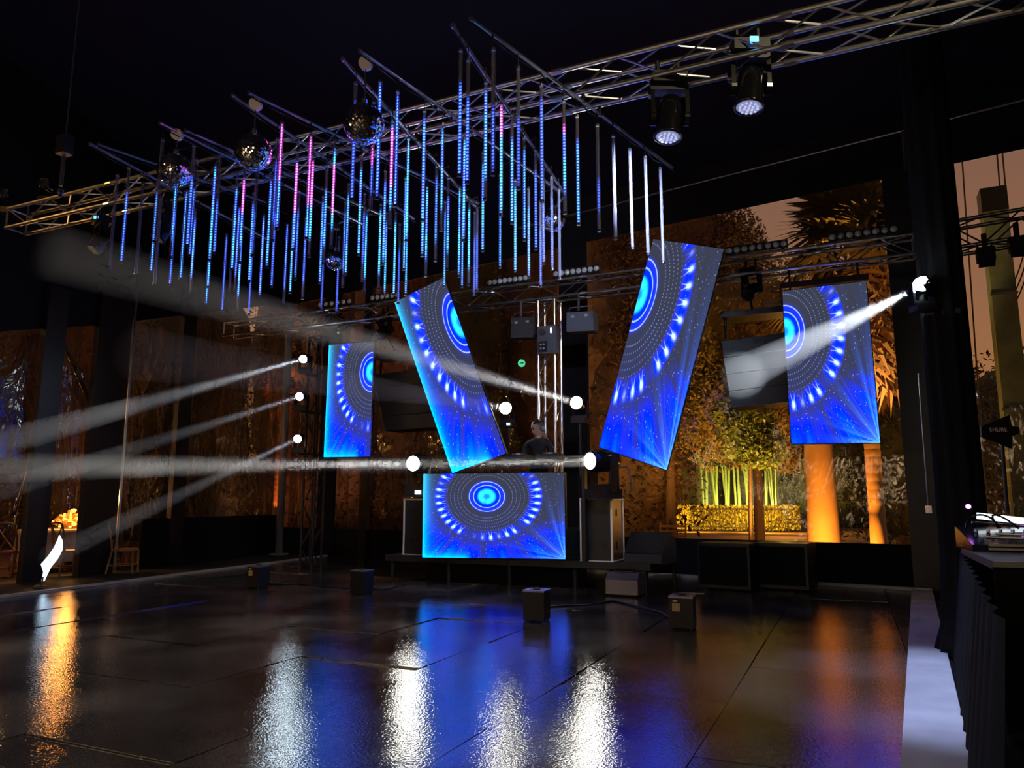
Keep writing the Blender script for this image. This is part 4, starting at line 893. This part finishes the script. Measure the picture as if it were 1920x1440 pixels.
for s in (-1, 1):                                                    # hands on the players
    w0 = Vector(s3(s * .17, -.34, 1.06)); pm = MB(); pm.box(w0 + Vector((0, -.05 * k, -.01)), (.08 * k, .10 * k, .03 * k))
    for f in range(4): b0 = w0 + Vector(((-.03 + .02 * f) * k, -.10 * k, -.01)); pm.cyl(b0, b0 + Vector((0, -.04 * k, -.005)), .009 * k, n=6); pm.cyl(b0 + Vector((0, -.04 * k, -.005)), b0 + Vector((0, -(.06 + .008 * (f in (1, 2))) * k, -.03 * k)), .008 * k, n=6)
    pm.cyl(w0 + Vector((-s * .04 * k, -.03 * k, -.01)), w0 + Vector((-s * .075 * k, -.07 * k, -.025)), .010 * k, n=6); pm.build('hand', M['skin'], t)
# ================================================================ mixing desk at the right
de = empty('mixing_desk_table', (1.45, 6.2, 0), 0, 'black skirted table carrying the mixing console', 'table'); off = de.location
MB().box(Vector((1.7, 6.2, .965)) - off, (1.9, 1.5, .05)).build('top', M['black_plastic'], de); MB().box(Vector((1.7, 5.46, .48)) - off, (1.9, .02, .95)).build('skirt', M['drape_black'], de); MB().box(Vector((1.7, 5.435, .975)) - off, (1.9, .03, .035)).build('front_rail', M['alu_dark'], de)
cn = empty('mixing_console', atz(1955, 1030, 1.0), .05, 'glinting mixing console with cables on the right table', 'mixing console'); cn.location.z = .99
MB().prism([(-.5, -.3, 0), (-.5, .35, 0), (-.5, .35, .16), (-.5, .12, .13), (-.5, -.3, .05)], (1.2, 0, 0)).build('body', M['black_gloss'], cn)
for zz in (.012, .040): MB().box((.1, -.315, zz + .01), (1.0, .02, .016)).build('wooden_trim', M['wood_strip'], cn)
MB().box((-.12, .40, .22), (.42, .03, .05), Matrix.Rotation(.12, 3, 'Y')).build('light_strip', M['display_white'], cn)
for i in range(12): MB().box((-.40 + i * .07, -.10 + .0 * i, .09), (.022, .045, .02)).build('fader', M['silver'], cn)
for i in range(10): MB().cyl((-.40 + i * .08, .08, .125), (-.40 + i * .08, .08, .15), .014, n=8).build('knob', M['alu'], cn)
for x, y, z in ((-.40, .30, .32), (-.05, .22, .21)): MB().lathe([(.001, .02), (.018, .01), (.02, -.01), (.001, -.02)], (x, y, z), None, 10).build('indicator_lamp', M['led_violet'], cn)
for kx, ph in ((-.38, .0), (-.2, 1.0), (.02, 2.0), (.2, .6)):
    MB().tube([Vector((kx + .10 * math.cos(a + ph), -.05 + .05 * math.sin(a * .7), .16 + .10 * math.sin(a))) for a in [math.pi * i / 9 for i in range(10)]], .008).build('loop_cable', M['black_gloss'], cn)
for a_, b_ in (((-.42, .1, .20), (-.05, .2, .17)), ((-.3, -.05, .12), (.3, -.1, .10)), ((-.4, -.2, .10), (.1, -.22, .09))): MB().cyl(a_, b_, .009).build('metal_rail', M['alu'], cn)
# antenna paddle on a stand
ap = atk(1878, 812, 6.0); t = empty('antenna_paddle', (ap.x, ap.y, .99), 0, 'black paddle antenna on a thin stand above the console', 'antenna'); off = t.location
hd = Vector((math.sin(YAW), -math.cos(YAW), 0)); rx = Vector((math.cos(YAW), math.sin(YAW), 0)); uz = Vector((0, 0, 1)); kk = 6.0 / FPX
def pp(x, y): return atk(x, y, 6.0)
MB().prism([pp(x, y) for x, y in [(1840, 799), (1893, 778), (1897, 799), (1911, 801), (1911, 813), (1899, 817), (1897, 841), (1841, 818)]], -hd * .02).build('paddle', M['black_plastic'], t, off)
cu = bpy.data.curves.new('lettering', 'FONT'); cu.body = 'SHURE'; cu.size = 11.0 * kk; cu.align_x = 'CENTER'; cu.align_y = 'CENTER'; cu.extrude = .0008; cu.materials.append(M['text_white'])
lo_ = bpy.data.objects.new('lettering_curve', cu); COL.objects.link(lo_); bpy.context.view_layer.update(); lme = bpy.data.meshes.new_from_object(lo_.evaluated_get(bpy.context.evaluated_depsgraph_get())); bpy.data.objects.remove(lo_); lme.materials.clear()
lo = link('lettering', lme, M['text_white'], t); lo.location = pp(1871, 806) + hd * .006 - off; lo.rotation_euler = Matrix((rx, uz, hd)).transposed().to_euler()
MB().cyl(pp(1884, 835) - off - hd * -.03 - hd * .06, Vector((pp(1884, 835).x - off.x, pp(1884, 835).y - off.y, 0)) - hd * .06, .014).build('stand_pole', M['black_metal'], t)
MB().cyl((0, 0, 0), (0, 0, .02), .10, n=16).build('base', M['black_metal'], t)

# ================================================================ outside: pole, wires, palms, trees, hedge, fence
o = empty('concrete_pole', (3.55, 17.2, -.1), 0, 'grey green square pole standing outside past the column', 'pole')
pt = at(1872, 380, 17.2); pbm = at(1912, 980, 17.2); o.location = ((pt.x + pbm.x) / 2, 17.2, -.1)
MB().box((0, 0, (pt.z + .1) / 2), (.42, .42, pt.z + .1)).build('shaft', M['concrete'], o); MB().box((0, 0, pt.z + .12), (.46, .46, .5)).build('cap', M['black_metal'], o)
for z in (3.2, 5.5): MB().box((0, -.2, z), (.46, .06, .05)).build('band', M['alu_dark'], o)
for i, (a, b) in enumerate([((1866, 250), (1905, 700)), ((1876, 250), (1918, 700)), ((1804, 300), (1832, 700))]):
    p = at(*a, 19); q = at(*b, 19); p = p + (p - q) * .3; q = q - (p - q) * .4; q.z = max(q.z, .0); m = MB(); m.cyl(p, q, .018, n=5); m = m.build('overhead_wire', M['wire']); tag(m, ['thin dark wire against the sky, middle one of three', 'thin dark wire against the sky, nearest the picture edge', 'thin dark wire against the sky, nearest the column'][i], 'wire')
for i in range(3):
    pts = [at(1885 + (i * 6) + 40 * math.sin(s / 8 * 1.5) - 5 * (s == 0), 565 - s * 16 + i * 9, 17.6) for s in range(9)]; o = MB().tube(pts, .014, 5).build('drooping_cable', M['wire']); tag(o, 'drooping dark cable beside the concrete pole, %s' % ('upper', 'middle', 'lower')[i], 'cable')

_fan = None
def fan_mesh(name, m, n=16, droop=.25):                               # a fan palm leaf: stalk and folded fingers
    b = MB(); b.add([(-.012, 0, 0), (.012, 0, 0), (.012, .55, .0), (-.012, .55, .0)], [(0, 1, 2, 3)])
    for i in range(n):
        a = math.radians(-105 + 210 * i / (n - 1)); L = .85 * (1 - .25 * abs(a) / 2); w = .055
        d = Vector((math.sin(a), math.cos(a), 0)); s = Vector((d.y, -d.x, 0)); o_ = Vector((0, .52, 0))
        b.add([o_, o_ + d * L * .55 + s * w + Vector((0, 0, .02)), o_ + d * L + Vector((0, 0, -droop * L)), o_ + d * L * .55 - s * w - Vector((0, 0, .03))], [(0, 1, 2, 3)])
    me = b.mesh(name); me.materials.append(m); return me
FAN = fan_mesh('frond', M['palm_leaf']); DEAD = fan_mesh('dead_frond', M['palm_dead'], 12, .5)
def palm(loc, h, r, label, crown=1.7, nf=44, nd=90, skirt=2.2, bark='bark', lean=0, seed=1):
    rg = random.Random(seed); t = empty('palm_tree', loc, 0, label, 'palm tree')
    prof = [(r * 1.35, 0), (r * 1.15, .4), (r, 1.2)]; z = 1.2
    if r > .25: prof = [(r * 1.25, 0), (r * 1.12, .8), (r * 1.0, 2.5), (r * .9, h * .6)]; z = h
    while z < h - .25: prof += [(r * (1.0 - .0 * z), z), (r * 1.06, z + .12), (r * .98, z + .14)]; z += .17
    prof.append((r * .8, h)); MB().lathe(prof, n=18).smooth().build('trunk', M[bark], t)
    for i in range(nf):
        o = link('frond', FAN, None, t); az = rg.uniform(0, 6.283); el = rg.uniform(-.5, 1.25); sc = crown * rg.uniform(.8, 1.1)
        o.location = (0, 0, h + rg.uniform(-.15, .1)); o.rotation_euler = Euler((el, rg.uniform(-.4, .4), az), 'XYZ'); o.scale = (sc, sc, sc)
    for i in range(nd):
        o = link('dead_frond', DEAD, None, t); az = rg.uniform(0, 6.283); s_ = rg.random(); sc = crown * rg.uniform(.65, .9)
        o.location = (r * .6 * math.cos(az + 1.57), r * .6 * math.sin(az + 1.57), h - .1 - s_ * skirt); o.rotation_euler = Euler((-1.2 - rg.uniform(0, .25), rg.uniform(-.3, .3), az), 'XYZ'); o.scale = (sc * .75, sc, sc * .6)
    return t
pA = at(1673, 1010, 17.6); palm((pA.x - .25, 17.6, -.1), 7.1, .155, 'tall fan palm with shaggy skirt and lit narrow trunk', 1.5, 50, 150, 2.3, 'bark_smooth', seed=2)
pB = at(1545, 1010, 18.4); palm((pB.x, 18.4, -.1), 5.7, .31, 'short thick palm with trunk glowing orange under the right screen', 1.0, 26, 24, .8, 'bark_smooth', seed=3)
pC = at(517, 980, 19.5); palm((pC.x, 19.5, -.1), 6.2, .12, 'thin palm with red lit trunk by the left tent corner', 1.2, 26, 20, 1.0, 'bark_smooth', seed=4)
lamp('garden_uplight', 'SPOT', (pC.x + .5, 18.9, .1), 800, (1, .22, .06), (pC.x, 19.5, 3.0), .06, 80, .6)

def leaf_mass(m, c, rad, n, ls, rg):                                  # leaves scattered through an ellipsoid shell
    for _ in range(n):
        d = Vector((rg.gauss(0, 1), rg.gauss(0, 1), rg.gauss(0, 1))).normalized(); f = rg.uniform(.58, 1.08)
        p = Vector((c[0] + d.x * rad[0] * f, c[1] + d.y * rad[1] * f, c[2] + d.z * rad[2] * f)); s = ls * rg.uniform(.6, 1.3)
        a = Vector((rg.gauss(0, 1), rg.gauss(0, 1), rg.gauss(0, 1))).normalized(); b = a.orthogonal().normalized(); b = (b * math.cos(1) + a.cross(b) * math.sin(rg.uniform(0, 6)))
        m.add([p - a * s, p + b * s * .38, p + a * s, p - b * s * .38], [(0, 1, 2, 3)])
def core(c, rad, rg, q=.62):
    m = MB().lathe([(.001, 1)] + [(math.sin(math.pi * i / 9) * (1 + .08 * math.sin(i * 2.3)), math.cos(math.pi * i / 9)) for i in range(1, 9)] + [(.001, -1)], n=14)
    m.v = [(c[0] + v[0] * rad[0] * q, c[1] + v[1] * rad[1] * q, c[2] + v[2] * rad[2] * q) for v in m.v]; return m
def tree(loc, blobs, mname, label, trunk_h, n=1500, ls=.16, seed=0, r=.16, cat='tree', name='garden_tree', q=.62):
    rg = random.Random(seed); t = empty(name, loc, 0, label, cat, 'trees beyond the tent')
    m = MB(); cr = MB()
    for c, rad in blobs: leaf_mass(m, c, rad, n, ls, rg); k_ = core(c, rad, rg, q); cr.add(k_.v, k_.f)
    me = bpy.data.meshes.new('foliage'); me.from_pydata(m.v, [], m.f); o = link('foliage', me, M[mname], t); o['kind'] = 'stuff'
    cr.smooth().build('inner_foliage', M[mname], t)
    MB().cyl((0, 0, 0), (.1, 0, trunk_h), r, r * .6, n=10).build('trunk', M['bark'], t)
    return t
# amber lit trees behind the right half
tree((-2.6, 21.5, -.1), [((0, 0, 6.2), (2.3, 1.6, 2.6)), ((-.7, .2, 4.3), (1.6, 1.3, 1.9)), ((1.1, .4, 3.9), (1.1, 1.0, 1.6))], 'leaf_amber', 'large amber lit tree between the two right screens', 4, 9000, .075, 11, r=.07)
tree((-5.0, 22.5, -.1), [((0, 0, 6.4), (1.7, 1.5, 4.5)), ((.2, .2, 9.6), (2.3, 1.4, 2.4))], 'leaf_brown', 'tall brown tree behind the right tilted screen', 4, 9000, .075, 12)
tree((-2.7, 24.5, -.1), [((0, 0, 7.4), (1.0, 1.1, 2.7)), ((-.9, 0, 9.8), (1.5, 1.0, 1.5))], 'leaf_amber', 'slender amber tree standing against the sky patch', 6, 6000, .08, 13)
tree((1.2, 25.0, -.1), [((0, 0, 2.5), (2.0, 1.0, 3.4)), ((2.6, .5, 1.8), (1.6, 1.0, 3.2))], 'leaf_dark', 'dark shrub mass behind the glowing palm trunk', 2, 5000, .09, 14)
tree((-2.35, 19.4, -.1), [((0, 0, 3.4), (.75, .6, 1.0)), ((.35, 0, 2.8), (.6, .5, .6))], 'leaf_green', 'small green tree lit beside the hung loudspeaker', 2.6, 2500, .07, 15, r=.045)
# dark belt further left
belt = [(-8.2, 24, 3.2, 5.6, 'leaf_brown', 'dark purple brown tree behind the stage'), (-12.0, 25, 3.4, 5.6, 'leaf_dark', 'dark tree behind the left tilted screen'), (-15.8, 26, 3.4, 5.6, 'leaf_brown', 'brown tree behind the left upright screen'),
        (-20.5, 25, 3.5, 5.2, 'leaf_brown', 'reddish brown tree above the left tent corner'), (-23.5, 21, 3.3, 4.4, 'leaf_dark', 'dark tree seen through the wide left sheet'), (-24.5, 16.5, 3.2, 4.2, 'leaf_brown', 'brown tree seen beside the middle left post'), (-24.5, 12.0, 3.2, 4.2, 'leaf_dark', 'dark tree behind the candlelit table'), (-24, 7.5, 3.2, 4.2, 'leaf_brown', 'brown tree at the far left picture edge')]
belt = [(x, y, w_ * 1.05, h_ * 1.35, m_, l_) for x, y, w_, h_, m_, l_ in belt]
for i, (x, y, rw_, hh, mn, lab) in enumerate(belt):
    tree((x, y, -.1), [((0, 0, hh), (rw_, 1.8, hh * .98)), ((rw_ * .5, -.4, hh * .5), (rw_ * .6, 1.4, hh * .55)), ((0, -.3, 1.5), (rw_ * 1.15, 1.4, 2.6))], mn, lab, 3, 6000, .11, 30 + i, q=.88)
for i, (x, y, rw_, hh, lab) in enumerate([(6.4, 34, 4.0, 3.6, 'dark tree low on the horizon past the pole'), (3.2, 30, 1.5, 3.3, 'dark tree low on the horizon beside the column')]):
    tree((x, y, -.1), [((0, 0, hh), (rw_, 1.5, hh))], 'leaf_dark', lab, 2, 5000, .12, 50 + i, q=.85)
for i, (x, lab) in enumerate([(-14, 'leftmost'), (-9.5, 'second from left'), (-5, 'third from left'), (-.5, 'fourth from left'), (4, 'rightmost')]):
    tree((x, 46, -.1), [((0, 0, 2.4), (3.2, 1.2, 3.0))], 'leaf_dark', 'far dark tree behind the yellow hedge, ' + lab, 2, 3000, .16, 60 + i, q=.9)
# tall pale stems lit at their base
for i, x in enumerate((1322, 1342, 1362, 1385, 1402, 1432, 1452)):
    p = at(x, 940, 41); t = empty('bamboo_clump', (p.x, 41, -.1), 0, 'pale lit plant stem clump, %s from the left in the garden row' % ORD[i], 'plant', 'lit stems in the garden')
    for j in range(5): rod('stem', (random.uniform(-.12, .12), random.uniform(-.1, .1), 0), (random.uniform(-.25, .25), random.uniform(-.2, .2), 3.3), .06, M['leaf_green'], t, 6)
    m = MB(); leaf_mass(m, (0, 0, 4.6), (.6, .4, 1.5), 220, .16, random.Random(70 + i)); me = bpy.data.meshes.new('foliage'); me.from_pydata(m.v, [], m.f); o = link('foliage', me, M['leaf_green'], t); o['kind'] = 'stuff'
lamp('garden_uplight', 'SPOT', (at(1390, 940, 39.6).x, 39.5, .3), 1500, (1, .92, .42), (at(1390, 940, 41).x, 41, 2.0), .1, 140, .6)
# yellow hedge with a thin fence before it
p0 = at(1228, 968, 38.5); p1 = at(1500, 968, 38.5); t = empty('hedge', ((p0.x + p1.x) / 2, 38.5, 0), 0, 'low yellow lit hedge behind the thin garden fence', 'hedge'); m = MB(); rg = random.Random(5); hw = (p1.x - p0.x) / 2
for _ in range(5200):
    p = Vector((rg.uniform(-hw, hw), rg.uniform(-.5, .4), rg.uniform(.0, 1.15))); a = Vector((rg.gauss(0, 1), rg.gauss(0, 1), rg.gauss(0, 1))).normalized(); b = a.orthogonal(); m.add([p - a * .09, p + b * .04, p + a * .09, p - b * .04], [(0, 1, 2, 3)])
me = bpy.data.meshes.new('foliage'); me.from_pydata(m.v, [], m.f); o = link('foliage', me, M['hedge_yellow'], t); o['kind'] = 'stuff'; MB().box((0, .3, .5), (hw * 2, .5, 1.0)).build('inner_foliage', M['hedge_yellow'], t)
q0 = at(1296, 968, 37.6); q1 = at(1478, 968, 37.6); f = empty('garden_fence', (q0.x, 37.6, 0), 0, 'thin dark metal fence before the yellow hedge', 'fence'); n = 30
for i in range(n + 1): x = (q1.x - q0.x) * i / n; rod('fence_bar', (x, 0, -.05), (x, 0, 1.1), .018, M['wire'], f, 5)
for z in (.12, 1.0): rod('fence_rail', (0, 0, z), (q1.x - q0.x, 0, z), .022, M['wire'], f, 5)
# wooden bench outside by the sheet
p = at(1262, 1000, 22); t = empty('slatted_bench', (p.x, 22, -.1), .3, 'small slatted wooden bench outside by the back wall', 'bench')
for i in range(4): MB().box((0, -.1 + i * .02, .32 + i * .14), (.75, .03, .07)).build('slat', M['bench_wood'], t)
for s in (-1, 1): MB().box((s * .36, 0, .42), (.05, .06, .84)).build('post', M['bench_wood'], t)

# ================================================================ candlelit table and chairs on the left
def round_table(loc, label):
    t = empty('round_table', loc, 0, label, 'table')
    MB().cyl((0, 0, .72), (0, 0, .75), .85, n=32).build('top', M['wood_chair'], t); MB().lathe([(.001, .755), (.86, .755), (.88, .70), (.90, .45), (.93, .22)], n=40).smooth().build('tablecloth', M['tablecloth'], t); MB().cyl((0, 0, 0), (0, 0, .72), .07).build('pedestal', M['wood_chair'], t); return t
tp = atz(150, 1048); tp = Vector((-14.75, 9.75, 0)); tpx = atk(135, 975, 15.8)
TC = Vector((tpx.x, tpx.y, -.08)); round_table(TC, 'round table with pale cloth beyond the left sheet').scale = (1.1, 1.1, 1.14)
ct = empty('flower_centrepiece', (TC.x, TC.y, .785), 0, 'glowing orange centrepiece of flowers and candles on the round table', 'centrepiece'); rg = random.Random(9)
MB().lathe([(.12, 0), (.16, .05), (.13, .09)], n=16).build('bowl', M['wood_chair'], ct)
for i in range(70):
    a = rg.uniform(0, 6.28); rr_ = .34 * math.sqrt(rg.random()); z = .07 + (.34 - rr_) * .75 * rg.uniform(.4, 1); MB().lathe([(.001, -.03), (.035, -.015), (.05, .012), (.02, .03), (.001, .02)], (rr_ * math.cos(a), rr_ * math.sin(a), z), (rg.gauss(0, .5), rg.gauss(0, .5), 1), 8).build('blossom', M['flower_amber' if i % 3 else 'candle'], ct)
for x, y in ((-.18, -.1), (.16, -.14), (.02, .05), (.28, .05), (-.3, .06)): MB().cyl((x, y, .02), (x, y, .16 + rg.uniform(0, .12)), .022, n=10).build('candle', M['candle'], ct)
ct.scale = (1.15, 1.15, 1.3)
lamp('candle_light', 'POINT', (TC.x + .3, TC.y - .2, 1.45), 60, (1, .42, .1), None, .12)
def crossback(loc, rz, label):
    t = empty('crossback_chair', loc, rz, label, 'chair', 'chairs around the candlelit table')
    MB().cyl((0, 0, .44), (0, 0, .475), .215, n=20).build('seat', M['wood_chair'], t)
    for s in (-1, 1):
        MB().tube([(s * .17, -.17, .45), (s * .18, -.19, .0)], .017).build('leg', M['wood_chair'], t); MB().tube([(s * .17, .16, .45), (s * .19, .24, 0)], .017).build('leg', M['wood_chair'], t)
        MB().tube([(s * .17, .16, .45), (s * .19, .20, .70), (s * .17, .24, .90)], .016).build('back_post', M['wood_chair'], t); MB().tube([(s * -.15, .17, .48), (s * .02, .22, .68), (s * .16, .24, .87)], .012).build('cross_slat', M['wood_chair'], t)
    MB().tube([(.17 * math.cos(a), .24 + .01 * math.sin(a), .90 + .035 * math.sin(a)) for a in [math.pi * i / 8 for i in range(9)]], .016).build('top_rail', M['wood_chair'], t)
    MB().tube([(-.17, -.18, .2), (.17, -.18, .2), (.18, .2, .2), (-.18, .2, .2), (-.17, -.18, .2)], .010).build('stretcher', M['wood_chair'], t)
    return t
for x, y, k, rz, lab in [(237, 1072, 14.6, 2.2, 'crossback chair glowing orange at the right of the table'), (212, 1068, 15.4, 2.6, 'crossback chair half behind the wide black post'), (133, 1080, 14.2, 3.0, 'crossback chair before the centrepiece'), (32, 1084, 14.0, 3.4, 'dim crossback chair left of the black post')]:
    p = atk(x, 1000, k); crossback((p.x, p.y, -.09), rz, lab).scale = (1.12, 1.12, 1.12)
